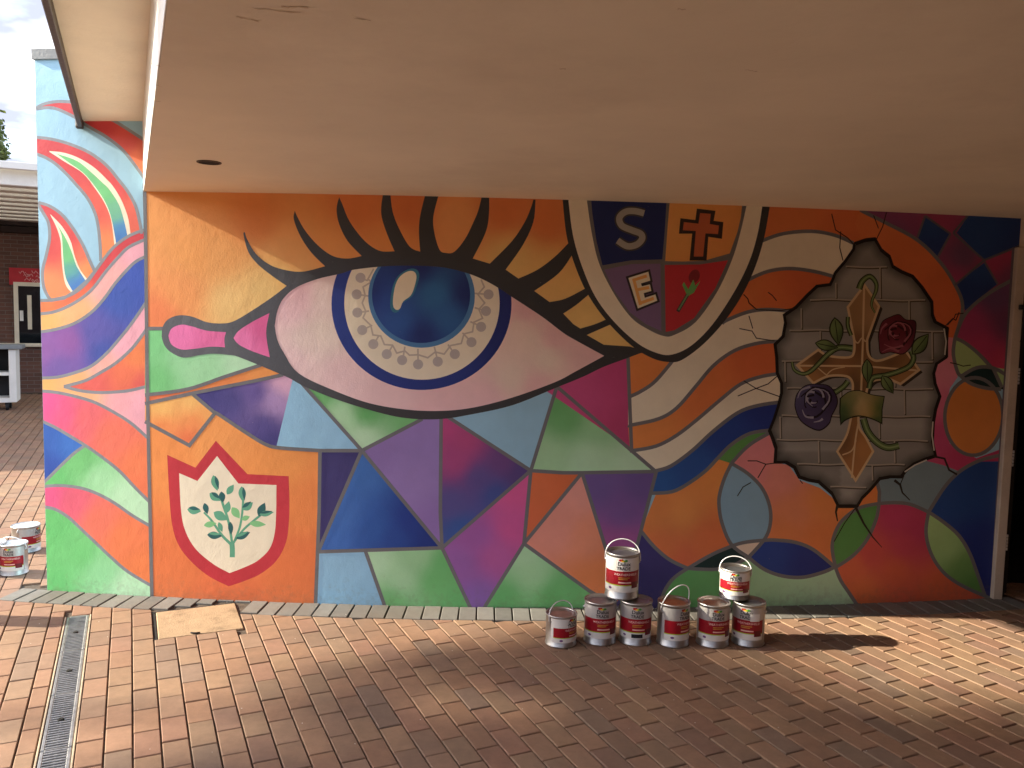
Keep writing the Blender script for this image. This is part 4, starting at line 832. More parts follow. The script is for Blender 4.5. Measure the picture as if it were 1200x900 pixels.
for (f_, x, y, l, w, a) in [(LL, 130, 440, 200, 92, 82), (LL, 55, 545, 165, 72, 12), (LL, 362, 740, 175, 74, 88), (LL, 762, 535, 185, 92, -52), (LL, 515, 840, 150, 76, 58)]:
    P('painted_rose_leaf', f_(leaf(x, y, l*1.1, w*1.2, R(a))), VD)
    P('painted_rose_leaf', f_(leaf(x, y, l*.98, w*.95, R(a))), [(f_([(x, y)])[0][0]-3, f_([(x, y)])[0][1], (122, 142, 84)), (f_([(x, y)])[0][0]+4, f_([(x, y)])[0][1]+4, (62, 82, 44))])
    ca, sa = math.cos(R(a))*l*.42, math.sin(R(a))*l*.42
    strokes('painted_leaf_vein', [{'p': f_([(x-ca, y-sa), (x+ca, y+sa)]), 'w': 1.0}], VD)
def rose(outline, f_, c, base, dark, light, sc, lights):
    P('painted_rose', f_([(c[0]+(x-c[0])*1.05, c[1]+(y-c[1])*1.05) for x, y in cr(outline, 4, True)]), (28, 16, 20))
    P('painted_rose', f_(cr(outline, 4, True)), base)
    ds, ls = [], []
    for k in range(5):
        r0 = sc*(0.2+0.19*k); st = k*1.15
        pts = [(c[0]+r0*(1+.13*math.sin(3*t+k))*math.cos(t+st), c[1]+r0*.92*(1+.13*math.sin(3*t+k))*math.sin(t+st)) for t in (i*0.28 for i in range(14))]
        ds.append({'p': f_(pts), 'w': 2.8, 't': (.5, 1)})
        ls.append({'p': f_([(c[0]+(x-c[0])*.9, c[1]+(y-c[1])*.9) for x, y in pts[2:10]]), 'w': 2.6, 't': (.3, 1)})
    strokes('painted_rose_petal', ds, dark); strokes('painted_rose_petal', ls, light)
    strokes('painted_rose_petal', [{'p': f_(cr(q)), 'w': 2.4, 't': (.3, 1.2)} for q in lights], light)
PP = lambda p: T(p, 1000, 350, 6)
rose([(180, 240), (205, 165), (260, 132), (320, 115), (365, 150), (430, 160), (432, 240), (405, 330), (345, 385), (260, 372), (195, 382), (182, 310)], PP, (300, 245), [(1050, 390, (104, 22, 42)), (1068, 380, (78, 14, 30)), (1036, 400, (112, 32, 50)), (1050, 408, (136, 52, 70))], (44, 8, 18), (166, 84, 94), 110, [[(200, 375), (260, 350), (320, 372)], [(215, 320), (280, 345), (350, 330)], [(190, 250), (200, 210), (235, 175)]])
rose([(90, 540), (110, 460), (180, 392), (280, 380), (380, 395), (440, 470), (452, 550), (405, 650), (380, 720), (300, 775), (200, 740), (130, 680), (97, 600)], MM, (250, 520), [(950, 470, (66, 56, 92)), (972, 465, (58, 42, 74)), (955, 495, (74, 62, 98)), (940, 465, (84, 78, 116))], (22, 15, 30), (160, 150, 168), 150, [[(110, 500), (140, 430), (220, 400)], [(150, 600), (180, 660), (250, 670)], [(250, 710), (300, 700), (330, 680)]])
P('painted_scroll', MM([(478, 500)]+cr([(490, 490), (560, 440), (650, 428), (760, 465), (876, 480)])+[(856, 600), (854, 735)]+cr([(850, 728), (750, 682), (640, 662), (540, 692), (485, 740)])+[(474, 620)]), (26, 34, 22))
P('painted_scroll', MM([(490, 505)]+cr([(496, 496), (560, 448), (650, 436), (760, 472), (866, 488)])+[(846, 600), (844, 712)]+cr([(842, 712), (750, 670), (640, 650), (540, 678), (492, 715)])+[(486, 620)]), [(990, 480, (60, 92, 48)), (998, 470, (120, 126, 74)), (1008, 474, (196, 164, 112)), (1014, 482, (200, 160, 100)), (1022, 480, (150, 134, 64)), (1030, 478, (66, 96, 48)), (1028, 492, (54, 84, 44)), (988, 492, (44, 74, 40))])
# broken edge and cracks
strokes('painted_break_edge', [{'p': HK, 'c': True, 'w': 3.2}], (22, 18, 16))
strokes('painted_break_light', [[(1093, 494), (1092, 510), (1094.5, 528)], [(1106, 385), (1108.5, 400), (1107, 416)], [(1060, 553), (1072, 545), (1086, 539)]], (206, 196, 182), 1.6)
KK = lambda p: T(p, 880, 260, 2.646)
FF = lambda p: T(p, 740, 240, 2.8115)
GG = lambda p: T(p, 740, 480, 3.75)
H2 = lambda p: T(p, 960, 480, 3.75)
I2 = lambda p: T(p, 1080, 330, 3.917)
ck = [KK([(250, -25), (262, 25), (300, 50), (320, 72)]), KK([(278, 30), (275, 80), (285, 120)]), KK([(420, -30), (408, 15), (388, 55)]), KK([(395, 20), (380, -20)]), KK([(600, 325), (625, 300), (635, 305), (645, 280)]), CC([(925, 480), (945, 500), (950, 520), (985, 550), (1000, 553)]), CC([(1040, 470), (1060, 485), (1080, 510)]), CC([(905, 640), (965, 652), (985, 685), (1070, 698)]), CC([(950, 580), (968, 640)]), CC([(1000, 552), (1100, 556), (1160, 545)]),
      FF([(370, 580), (410, 605), (450, 590), (485, 560)]), FF([(410, 605), (350, 630)]), FF([(410, 605), (440, 615), (488, 632)]), GG([(630, 235), (590, 240), (575, 265), (555, 300)]), GG([(590, 240), (550, 225), (510, 225)]), GG([(525, 320), (490, 340), (465, 380)]), {'p': GG([(905, 420), (898, 450), (905, 490)]), 'w': 2.6, 't': (1.3, .5)}, {'p': GG([(985, 430), (1020, 500), (1060, 560), (1100, 605)]), 'w': 2.0, 't': (1.6, .4)}, GG([(985, 430), (935, 500), (890, 580)]), GG([(740, 310), (752, 325)]),
      {'p': H2([(330, 310), (355, 330), (365, 365), (398, 398)]), 'w': 2.2, 't': (1.5, .5)}, H2([(372, 290), (355, 330)]), {'p': H2([(500, 205), (550, 215), (570, 265), (605, 285)]), 'w': 2.2}, I2([(118, 200), (150, 165), (155, 150), (192, 145)]), I2([(130, 372), (160, 378), (190, 388), (225, 383)])]
strokes('painted_crack', ck, (40, 34, 30), 1.15)
print('LAYERS', LAY[0])
# ------------------------------------------------------------------ canopy over the wall
E0 = Vector((0.0, 0.098, 0))
U0 = Vector((-0.353, 0.139, 0))
def back_pts(xs, d): return [(x, wy(x)+d) for x in xs]
canopy = empty('canopy', (0, 0, HS)); tag(canopy, 'wide flat canopy with a smooth cream soffit covering the mural wall', 'canopy')
LEN = 10.5
XE = 11.5
far = E0+ADIR*LEN
def crel(o): return rel(o, canopy)
bx = [5.3, 4.6, 4.0, 3.4, 2.8, 2.2, 1.6, 1.0, 0.5, 0.02]
e_ = E0-ADIR*0.07; low = [(e_.x, e_.y), (far.x, far.y), (XE, far.y), (XE, 0.6)]+back_pts(bx, 0.08)
crel(MB().prism(low, HS, HU+0.05).build('soffit', M['soffit']))
# fascia board on the left edge of the soffit
fa = MB(); mid = E0+ADIR*(LEN/2)-CDIR*0.0022
fa.box((mid.x, mid.y, (HS+HU)/2+0.0005), (LEN+0.1, 0.0025, HU-HS-0.003), 0.0, Matrix.Rotation(ang, 3, 'Z')); crel(fa.build('fascia_board', M['white']))
for (sx_, sy_, l_, a_) in ((325, 12, .10, .2), (290, 22, .05, .5), (425, 22, .04, .3), (184, 76, .03, .9), (181, 118, .035, .1), (800, 10, .02, 0), (880, 82, .04, .3), (345, 8, .06, -.1), (660, 80, .015, 0), (186, 100, .03, 1.2)):
    q_ = on_z(sx_, sy_, HS); rs = random.Random(int(sx_)); mbs = MB(); n_ = 9; pl = []
    for i_ in range(n_):
        t_ = i_/(n_-1)-.5; pl.append((q_.x+t_*l_*math.cos(a_)+rs.uniform(-.003, .003), q_.y+t_*l_*math.sin(a_)+rs.uniform(-.004, .004)))
    vv = []
    for (xx, yy) in pl: w2_ = rs.uniform(.0008, .004); vv += [(xx, yy-w2_, HS-.0012), (xx, yy+w2_, HS-.0012)]
    mbs.add(vv, [(2*i_, 2*i_+1, 2*i_+3, 2*i_+2) for i_ in range(n_-1)]); crel(mbs.build('scuff_mark', M['scuff']))
ufar = U0+ADIR*LEN
e_ = U0-ADIR*0.045; up = [(e_.x, e_.y), (ufar.x, ufar.y), (XE, ufar.y), (XE, 0.9), (5.3, wy(5.3)+0.06)]+back_pts([4.0, 3.0, 2.0, 1.0, 0.3], 0.06)
crel(MB().prism(up, HU, HU+0.09).build('roof_slab', M['cream']))
tr = MB(); m2 = U0+ADIR*(LEN/2)-CDIR*0.0135
tr.box((m2.x, m2.y, HU+0.028), (LEN, 0.026, 0.14), 0.004, Matrix.Rotation(ang, 3, 'Z')); crel(tr.build('edge_trim', M['darktrim']))
bk = MB(); bp_ = U0-CDIR*0.016+ADIR*0.02; bk.box((bp_.x, bp_.y, HU-0.02), (0.05, 0.04, 0.05), 0.006, Matrix.Rotation(ang, 3, 'Z')); crel(bk.build('bracket', M['darktrim']))
# small recessed vent in the soffit
vp = on_z(245, 190, HS)
vent = empty('ceiling_vent', (vp.x, vp.y, HS)); tag(vent, 'small round dark recessed vent in the cream soffit', 'vent')
MB().lathe([(0.0001, -0.0015), (0.042, -0.0015), (0.046, -0.003), (0.050, -0.0025), (0.051, 0.0)], 28).build('vent_recess', M['void'], vent)
MB().lathe([(0.045, -0.004), (0.052, -0.004), (0.053, 0.0)], 28).build('vent_ring', M['darktrim'], vent)

# ------------------------------------------------------------------ doorway at the right end of the wall
yr = wy(5.1)
door = empty('doorway', (5.1, yr, 0)); tag(door, 'cream doorway frame with dark opening at the right end of the mural', 'doorway')
def drel(o): return rel(o, door)
drel(MB().box((5.106, yr+0.012, 1.073), (0.058, 0.10, 2.148), 0.004).build('door_jamb', M['jamb']))
drel(MB().box((5.63, yr-0.02, 2.112), (0.962, 0.098, 0.07), 0.004).build('door_head', M['cream']))
drel(MB().box((6.15, yr-0.02, 1.073), (0.07, 0.10, 2.148), 0.004).build('door_jamb', M['cream']))
drel(MB().box((5.66, yr+0.08, 2.24), (1.09, 0.12, 0.18), 0.003).build('transom_panel', M['cream']))
hd = on_wall(1189, 360)[1]; hb = on_wall(1188, 400)[1]
hm = MB(); hm.box((5.118, yr-0.046, hd), (0.026, 0.02, 0.03), 0.004); hm.tube([(5.127, yr-0.058, hd), (5.127, yr-0.061, hd-0.05), (5.124, yr-0.061, hb+0.01), (5.117, yr-0.062, hb)], 0.0045); drel(hm.build('door_hook', M['rubber']))
for zz in (1.93, 1.38, 0.88, 0.36):
    hg = MB()
    for j in range(5): hg.tube([(5.140, yr-0.035, zz-0.05+j*0.02), (5.140, yr-0.035, zz-0.034+j*0.02)], 0.006, 8)
    drel(hg.build('hinge', M['steel']))
# the building the doorway belongs to (dark inside)
BR = brick_mat('brown_brick', (0.145, 0.062, 0.042), (0.10, 0.045, 0.034), (0.20, 0.17, 0.14))
bld = empty('brick_building', (7.5, 0.4, 0)); tag(bld, 'brown brick building beyond the doorway, with walls added out of view to limit light', 'building')
def brel(o): return rel(o, bld)
brel(MB().box((8.85, yr+0.15, 1.4), (5.3, 0.3, 2.9), 0.0).build('front_wall', BR))
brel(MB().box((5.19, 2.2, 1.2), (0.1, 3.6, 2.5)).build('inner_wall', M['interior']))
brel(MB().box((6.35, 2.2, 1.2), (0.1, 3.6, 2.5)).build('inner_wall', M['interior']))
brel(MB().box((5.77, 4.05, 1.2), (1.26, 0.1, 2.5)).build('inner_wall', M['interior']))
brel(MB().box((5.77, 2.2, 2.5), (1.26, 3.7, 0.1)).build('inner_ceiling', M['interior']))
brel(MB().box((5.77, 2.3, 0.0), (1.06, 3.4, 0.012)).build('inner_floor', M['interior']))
side = MB().box((6.75, -3.25, 1.4), (0.3, 6.9, 2.9)).build('added_side_wall', BR); brel(side)  # unseen wall added to keep light off the mural's right end
brel(MB().box((5.0, -6.9, 1.4), (3.2, 0.3, 2.9)).build('added_rear_wall', BR))  # added behind the viewer to block light from the front

# ------------------------------------------------------------------ paint cans
def text_mesh(txt, size):
    cu = bpy.data.curves.new('lettering', 'FONT'); cu.body = txt; cu.size = size; cu.align_x = 'CENTER'; cu.align_y = 'CENTER'; cu.offset = size*0.018; cu.resolution_u = 2
    o = bpy.data.objects.new('lettering', cu); COL.objects.link(o); dg = bpy.context.evaluated_depsgraph_get()
    me = bpy.data.meshes.new_from_object(o.evaluated_get(dg)); bpy.data.objects.remove(o)
    v = [x.co.copy() for x in me.vertices]; f = [tuple(p.vertices) for p in me.polygons]; return v, f
TX = {}
def txt(t, size):
    if (t, size) not in TX: TX[(t, size)] = text_mesh(t, size)
    return TX[(t, size)]
def curved_rect(r, a0, a1, z0, z1, n=24):
    vs = []; fs = []
    for i in range(n+1):
        a = a0+(a1-a0)*i/n
        vs += [(r*math.sin(a), -r*math.cos(a), z0), (r*math.sin(a), -r*math.cos(a), z1)]
    for i in range(n): fs.append((2*i, 2*i+2, 2*i+3, 2*i+1))
    return vs, fs
def wrap(v, r, a, z): return [(r*math.sin(a+p.x/r), -r*math.cos(a+p.x/r), z+p.y) for p in v]
def paint_can(name, loc, r, h, turn, label, handle='up', lid='steel', strip=None, sticker=False, hz=0.0, style=0, lab=True):
    o = empty(name, loc, turn); tag(o, label, 'paint can', 'cans of paint stood on the paving')
    body = MB().lathe([(0.0001, 0.004), (r-0.006, 0.004), (r-0.002, 0.0), (r+0.0015, 0.003), (r+0.0012, 0.007), (r-0.0015, 0.010), (r-0.0015, h*.5), (r-0.0015, h-0.012), (r+0.001, h-0.009), (r+0.002, h-0.004), (r+0.001, h), (r-0.004, h), (r-0.007, h-0.006), (r-0.009, h-0.009)], 44).build('body', M['steel'], o, True)
    MB().lathe([(r-0.0085, h-0.0088), (r-0.012, h-0.004), (r-0.017, h-0.004), (r-0.021, h-0.010), (r-0.03, h-0.011), (0.0001, h-0.010)], 44).build('lid', M[lid], o, True)
    if lab:
        rr = r-0.0007
        lb = mesh_obj('label', *curved_rect(rr, -1.45, 1.35, h*.17, h*.93), M['labelgrey' if style == 0 else 'label'], o, True)
        mesh_obj('red_band', *curved_rect(rr+.0004, -1.25, 1.25, h*.33, h*.64), M['red'], lb, True)
        mesh_obj('dark_red_corner', *curved_rect(rr+.0007, 0.62, 1.12, h*.26, h*.40, 8), M['darkred'], lb, True)
        mesh_obj('lime_stripe', *curved_rect(rr+.0005, -1.25, 1.25, h*.315, h*.335), M['lime'], lb, True)
        mesh_obj('white_strip', *curved_rect(rr+.0004, -1.25, 1.25, h*.175, h*.313), M['label'], lb, True)
        if strip: mesh_obj('colour_patch', *curved_rect(rr+.0008, -0.25, 0.45, h*.20, h*.29, 8), M[strip], lb, True)
        k = r/0.084
        for t, sz, a, z, mt in (('Dulux', 0.0265*k, 0.12, h*.80, 'black'), ('TRADE', 0.0225*k, 0.10, h*.70, 'black'), ('WEATHERSHIELD', 0.0155*k, 0.25, h*.565, 'palepink')):
            v, f = txt(t, round(sz, 5)); mesh_obj('lettering', wrap(v, rr+.0009, a, z), f, M[mt], lb)
        bars = MB()
        for j, (zz, l) in enumerate(((.49, .62), (.455, .5))): bars.add(*curved_rect(rr+.0009, -0.2, -0.2+l*1.1, h*zz, h*(zz+.018), 8))
        bars.build('small_print', M['gold'], lb)
        b2 = MB().add(*curved_rect(rr+.0009, -0.2, 0.58, h*.375, h*.405, 8)); b2.build('small_print', M['palepink'], lb)
        # splash of coloured flecks above the brand lettering
        for j, (a, z, w, mt) in enumerate(((-.10, .885, .11, 'red'), (-.02, .872, .08, 'orangep'), (.06, .868, .09, 'yellowp'), (.15, .872, .09, 'lime'), (.24, .88, .10, 'leafprint'), (.0, .90, .07, 'red'))):
            pts = [Vector((0.03*w*math.cos(t)*2.6*k, 0.03*w*math.sin(t)*1.9*k)) for t in (i*math.pi/5 for i in range(10))]
            mesh_obj('emblem', wrap(pts, rr+.0009+j*.0001, a, h*z), [tuple(range(10))], M[mt], lb)
        pts = [Vector((0.010*k*math.cos(t), 0.006*k*math.sin(t))) for t in (i*math.pi/6 for i in range(12))]
        mesh_obj('emblem', wrap(pts, rr+.0009, -.72, h*.245), [tuple(range(12))], M['purplep'], lb)
        if sticker: mesh_obj('sticker', *curved_rect(rr+.0013, 0.35, 0.95, h*.62, h*.80, 8), M['label'], o, True)
    # ears and handle
    for s in (-1, 1):
        MB().lathe([(0.0001, 0.004), (0.009, 0.004), (0.011, 0.0), (0.011, -0.002)], 14).build('handle_ear', M['steel'], o).matrix_local = Matrix.Translation((s*(r-0.0005), 0, h*.80)) @ Matrix.Rotation(s*math.pi/2, 4, 'Y')
    pts = []
    for i in range(25):
        t = math.pi*i/24; x = -math.cos(t)*(r+0.004); z = math.sin(t)
        if handle == 'up': pts.append((x, 0.012*math.sin(t), h*.80+(h*.20+hz)*z**.75))
        elif handle == 'tilt': pts.append((x, -0.35*(h*.2+hz)*z, h*.80+(h*.20+hz)*.92*z**.8))
        else: pts.append((x*(1.0), (r+0.012)*z*.98, h*.80-0.02*z))
    fl = MB(); n = len(pts)
    # flat strap handle
    for i, p in enumerate(pts):
        pass
    fl.tube(pts, 0.0029, 8); fl.build('handle', M['handle'], o, True)
    return o
def can_at(px, py, **k):
    p = on_z(px, py); return paint_can('paint_can', (p.x, p.y, 0), **k), p
RB, HB = 0.0835, 0.222
face = lambda p: math.atan2(CAM.x-p[0], -(CAM.y-p[1]))
def put(px, py, r, h, extra, label, z=0.0, **k):
    p = on_z(px, py, z); return paint_can('paint_can', (p.x, p.y, z), r, h, -math.atan2(p.x-CAM.x, p.y-CAM.y)+extra, label, **k)
put(657, 753.0, 0.080, 0.162, 0.75, 'small paint can with raised handle standing alone left of the can stacks', handle='up', hz=0.055, style=1)
put(702.5, 750.2, RB, HB, 0.05, 'large paint can with white strip under the left can stack, left one', handle='down', strip='label')
put(744, 750.5, RB, HB, 0.02, 'large paint can with black colour patch under the left can stack', handle='down', strip='black')
put(788, 752.5, RB, HB, 0.70, 'silver paint can with raised handle standing between the two can stacks', handle='tilt', hz=0.11, lid='lidsteel')
put(834.5, 753.0, RB, HB, 0.22, 'large paint can with red band under the right can stack, left one', handle='down', lid='lidsteel')
put(876, 752.0, RB, HB, -0.25, 'large paint can with a square white sticker under the right can stack', handle='down', sticker=True)
pt = on_z(728.0, 697.0, HB+0.001); put(728.3, 697.0, 0.088, 0.236, -0.02, 'tall white paint can with raised handle on top of the left can stack', z=HB+0.001, handle='up', hz=0.06, style=1, strip='label')
put(860.5, 698.5, 0.0785, 0.156, -0.05, 'small white paint can with raised handle on top of the right can stack', z=HB+0.001, handle='up', hz=0.055, style=1)
# cans beyond the left end of the wall
put(17, 671.5, 0.078, 0.195, -0.55, 'open silver paint can with white lid beyond the left end of the wall', handle='tilt', hz=0.05, lid='label')
put(31, 645, 0.088, 0.18, 0.95, 'paint can with pale lid tucked behind the left end of the wall', handle='tilt', hz=0.02, lid='label', style=0)
put(-9, 672, 0.082, 0.20, 0.9, 'ribbed white paint tub at the far left beside the silver can', handle='down', lid='label', lab=False)
p1 = Vector((-1.13, -0.32, 0))
paint_can('paint_can', p1, RB, HB, 0.4, 'lower paint can of a pair out on the sunlit paving', handle='down')
paint_can('paint_can', p1+Vector((0.01, 0.01, HB+0.001)), RB*.92, 0.17, 0.2, 'upper paint can of a pair out on the sunlit paving', handle='up', hz=0.05)

# ------------------------------------------------------------------ across the yard, beyond the left end of the wall
FN = -ADIR                                    # away from the viewer
B0 = on_z(0, 460)                             # foot of the far building
def bpos(across, out, z): q = B0+CDIR*across-FN*out; return Vector((q.x, q.y, z))
RM = Matrix.Rotation(ang+math.pi/2, 3, 'Z')   # local x -> across
def at_plane(px, py, out=0.0):
    d = ray(px, py); o_ = B0-FN*out; t = (o_-CAM).dot(FN)/d.dot(FN); p = CAM+d*t; return (p-B0).dot(CDIR), p.z
RMX = Matrix(((CDIR.x, FN.x, 0), (CDIR.y, FN.y, 0), (0, 0, 1)))
fb = empty('school_building', bpos(0, 0, 0)); tag(fb, 'dark brick school block across the yard behind the trolley', 'building')
def bbox(name, a0, a1, z0, z1, o0, o1, mat, par, bev=0.0):
    c = bpos((a0+a1)/2, (o0+o1)/2, (z0+z1)/2); mb = MB().box((0, 0, 0), (abs(a1-a0), abs(o1-o0), abs(z1-z0)), bev); ob = mb.build(name, mat)
    ob.matrix_world = Matrix.Translation(c) @ RMX.to_4x4(); ob.parent = par; ob.matrix_parent_inverse = Matrix.Translation(par.location).inverted(); return ob
BR2 = brick_mat('yard_brick', (0.17, 0.075, 0.05), (0.11, 0.052, 0.038), (0.17, 0.14, 0.12))
bbox('wall', -9, 7, -0.05, 3.05, -0.35, 0.0, BR2, fb)
for j in range(5):
    bbox('upper_strip', -9, 7, 3.06+j*.135, 3.18+j*.135, -0.3, 0.02+0.004*(j % 2), M['darkstrip'], fb, 0.006)  # dark strips stacked along the top of the wall
a0, zt = at_plane(16, 335); a1 = at_plane(41, 335)[0]+0.55; zb = at_plane(20, 402)[1]
win = bbox('window', a0, a1, zb, zt, -0.1, 0.02, M['glass'], fb)
fw = 0.075
for (q0, q1, y0, y1) in ((a0, a0+fw, zb, zt), (a1-fw, a1, zb, zt), (a0, a1, zt, zt+fw), (a0+0.62, a0+0.66, zb, zt)):
    bbox('window_frame', q0, q1, y0, y1, -0.05, 0.06, M['cream'], fb)
bbox('sill', -9, 7, zb-0.07, zb, 0.0, 0.11, M['cream'], fb, 0.01)
lx, lz = at_plane(25.5, 370); bbox('lock_plate', lx-0.03, lx+0.03, lz-0.1, lz+0.1, 0.02, 0.035, M['white'], fb)
hx, hz_ = at_plane(35, 366); bbox('pale_strip', hx-0.035, hx+0.035, hz_-0.33, hz_+0.33, 0.021, 0.05, M['cream'], fb)  # pale upright strip set on the window
sx, sz = at_plane(11, 324); sg = bbox('red_sign', sx, sx+1.6, sz-0.155, sz+0.17, 0.01, 0.04, M['redsign'], fb)
sg.parent = None; sg.matrix_parent_inverse = Matrix.Identity(4); tag(sg, 'red sign board with pale lettering on the far brick wall', 'sign')
bpy.context.view_layer.update()
# pale scribbled marks on the board
sm = MB(); sr_ = random.Random(3)
for k in range(9):
    x = 0.16+sr_.random()*0.34-0.8; z = sr_.uniform(-.1, .12); pts = []
    for j in range(6): pts.append((x+j*.022, -0.018, z+0.028*math.sin(j*1.9+k)))
    sm.tube(pts, 0.006, 5)
mk = sm.build('sign_lettering', M['palepink'], sg)
# covered walkway roof in front of the building
z0 = 3.32
wr = empty('walkway_roof', bpos(0, 3, z0)); tag(wr, 'cream ribbed roof of a covered walkway in front of the brick school block', 'walkway roof')
onear = 5.6
for j in range(9):
    oo = 0.35+j*(onear-0.5)/8
    bbox('rib', -9, 6.3, z0-0.06, z0+0.16, oo-0.13, oo+0.13, M['white'], wr, 0.01)
bbox('roof_deck', -9, 6.3, z0+0.165, z0+0.21, 0.05, onear+0.1, M['deck'], wr)
bbox('front_fascia', -9, 6.3, z0+0.13, z0+0.23, onear+0.1, onear+0.16, M['white'], wr, 0.01)
for aa in (-6.5, -2.5):
    bbox('post', aa-.06, aa+.06, -0.02, z0-0.06, onear-.1, onear+.02, M['cream'], wr)
# trolley
tp = on_z(20, 481)
tr_ = empty('shelf_trolley', tp); tag(tr_, 'white open shelf trolley on castors in front of the far brick wall', 'trolley')
TA = (tp-B0).dot(CDIR); TO = -(tp-B0).dot(FN)
h = 1.02; w_ = 1.25; dp = 0.5
bbox('top_panel', TA-w_-.03, TA+.09, h-.04, h+.03, TO-dp, TO+.05, M['grey'], tr_, .008)
bbox('side_panel', TA-.10, TA, .13, h-.04, TO-dp, TO, M['white'], tr_, .006)
bbox('side_panel', TA-w_, TA-w_+.09, .13, h-.04, TO-dp, TO, M['white'], tr_, .006)
bbox('back_panel', TA-w_+.09, TA-.10, .13, h-.04, TO-dp, TO-dp+.03, M['rubber'], tr_)
bbox('shelf', TA-w_+.09, TA-.10, .13, .20, TO-dp+.03, TO-.01, M['white'], tr_)
bbox('shelf', TA-w_+.09, TA-.10, .56, .61, TO-dp+.03, TO-.02, M['white'], tr_)
for aa in (TA-w_+.12, TA-.14):
    for oo in (TO-.07, TO-dp+.08):
        c = bpos(aa, oo, 0.06); m_ = MB().tube([(c.x-CDIR.x*.02, c.y-CDIR.y*.02, .06), (c.x+CDIR.x*.02, c.y+CDIR.y*.02, .06)], .06, 14); m_.box((c.x, c.y, .115), (.05, .05, .05)); rel(m_.build('castor', M['rubber']), tr_)
bx_ = bbox('storage_box', TA-.75, TA-.28, .612, .80, TO-.40, TO-.08, M['grey'], tr_, .01); bx_.parent = None; bx_.matrix_parent_inverse = Matrix.Identity(4)
tag(bx_, 'grey storage box lying on the middle shelf of the white trolley', 'box')

# unseen blocks added around the yard to hold back low sky light
def block(name, x0, x1, y0, y1, h, label):
    o = empty(name, ((x0+x1)/2, (y0+y1)/2, 0)); tag(o, label, 'building')
    rel(MB().box(((x0+x1)/2, (y0+y1)/2, h/2-.05), (x1-x0, y1-y0, h)).build('wall', BR2), o)
    rel(MB().box(((x0+x1)/2, (y0+y1)/2, h+.05), (x1-x0+.5, y1-y0+.5, .2), .02).build('roof', M['grey']), o)
block('school_building', -17, 2.6, -15.5, -12, 4.6, 'low brown brick block added out of view opposite the mural wall to cut sky light')
block('school_building', -20, -17.2, -12, 9, 4.2, 'low brown brick block added out of view left of the paving to cut sky light')
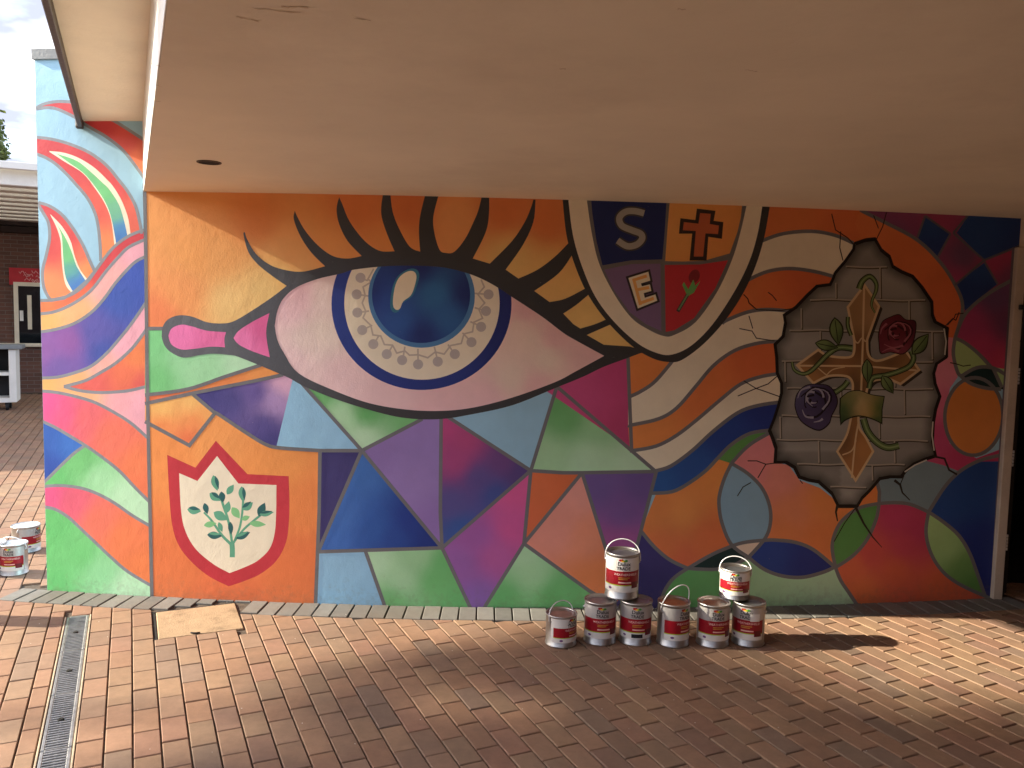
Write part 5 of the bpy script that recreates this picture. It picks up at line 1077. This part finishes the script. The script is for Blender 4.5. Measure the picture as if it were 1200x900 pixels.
# ------------------------------------------------------------------ trees
def leaf_mat(name, c):
    m, t, b = newmat(name); L = t.links; at = N(t, 'ShaderNodeAttribute'); at.attribute_name = 'Col'; L.new(at.outputs['Color'], b.inputs['Base Color']); b.inputs['Roughness'].default_value = .55
    tr2 = N(t, 'ShaderNodeBsdfTranslucent'); L.new(at.outputs['Color'], tr2.inputs['Color']); ms = N(t, 'ShaderNodeMixShader'); ms.inputs[0].default_value = .3
    L.new(b.outputs[0], ms.inputs[1]); L.new(tr2.outputs[0], ms.inputs[2]); L.new(ms.outputs[0], t.nodes['Material Output'].inputs['Surface']); return m
LEAF = leaf_mat('foliage', None)
def tree(name, base, lobes, trunk_h, trunk_r, nleaf, size, label, seed):
    rr = random.Random(seed); o = empty(name, base); tag(o, label, 'tree'); b = Vector(base)
    tm = MB(); top = Vector(lobes[0][0])-b
    tm.tube([(0, 0, -.1), (.05, .02, trunk_h*.4), (top.x*.5, top.y*.5, trunk_h*.8), (top.x, top.y, top.z)], [trunk_r*1.3, trunk_r, trunk_r*.75, trunk_r*.25], 9)
    for (c, rad) in lobes[1:]:
        q = Vector(c)-b; s = Vector((top.x*.5, top.y*.5, trunk_h*.8)); tm.tube([s, s.lerp(q, .5)+Vector((0, 0, .15)), q], [trunk_r*.5, trunk_r*.3, trunk_r*.08], 6)
    tm.build('trunk', M['bark'], o, True)
    tot = sum(r_[0]*r_[1]*r_[2] for _, r_ in lobes); vs, fs, cs = [], [], []
    for (c, rad) in lobes:
        n = int(nleaf*rad[0]*rad[1]*rad[2]/tot); q = Vector(c)-b
        cl = [Vector((rr.gauss(0, 1), rr.gauss(0, 1), rr.gauss(0, 1))).normalized()*rr.uniform(.45, 1)**.6 for _ in range(max(8, n//60))]
        for i in range(n):
            k = rr.choice(cl); d = k+Vector((rr.gauss(0, .17), rr.gauss(0, .17), rr.gauss(0, .17)))
            p = q+Vector((d.x*rad[0], d.y*rad[1], d.z*rad[2])); u = Vector((rr.gauss(0, 1), rr.gauss(0, 1), rr.gauss(0, 1))).normalized(); v = u.orthogonal().normalized()
            s = size*rr.uniform(.6, 1.3); b0 = len(vs); vs += [p-u*s, p+v*s*.5, p+u*s, p-v*s*.5]; fs.append((b0, b0+1, b0+2, b0+3))
            g_ = rr.uniform(.7, 1.3); cs += [(.12*g_, .16*g_*rr.uniform(.9, 1.1), .04*g_)]*4
    mesh_obj('crown', vs, fs, LEAF, o, cols=cs); return o
def sun_at(yp, zp, x): return Vector((x, yp-0.024*x, zp-0.48*x))
def lobe(yp, zp, x, rad): return (tuple(sun_at(yp, zp, x)), rad)
tx = -24.0
tree('broadleaf_tree', (-25.3, -3.0, -0.05), [lobe(-3.1, 1.5, tx-1, (1.6, 1.5, 1.25)), lobe(-1.7, 1.2, tx, (1.0, 1.05, 0.72)), lobe(-0.85, 1.22, tx, (.6, .75, .42)), lobe(-4.3, 1.7, tx-1, (1.5, 1.4, 1.4)), lobe(-3.4, 2.6, tx-1.4, (1.2, 1.2, .9)), lobe(-3.8, 0.3, tx-1.2, (1.2, 1.3, .8))], 9.5, .26, 20000, .12, 'broadleaf tree shading the yard beyond the left of the canopy', 5)
d = ray(-19, 150); q = CAM+d*(42/d.y*1.0)
tree('tall_tree', (q.x, q.y, -0.05), [((q.x, q.y, 7.0), (1.3, 1.3, 2.6)), ((q.x+.1, q.y, 9.2), (.9, .9, 2.0)), ((q.x, q.y, 4.6), (1.5, 1.5, 1.8))], 4.5, .22, 9000, .13, 'tall narrow green tree rising behind the walkway roof', 9)
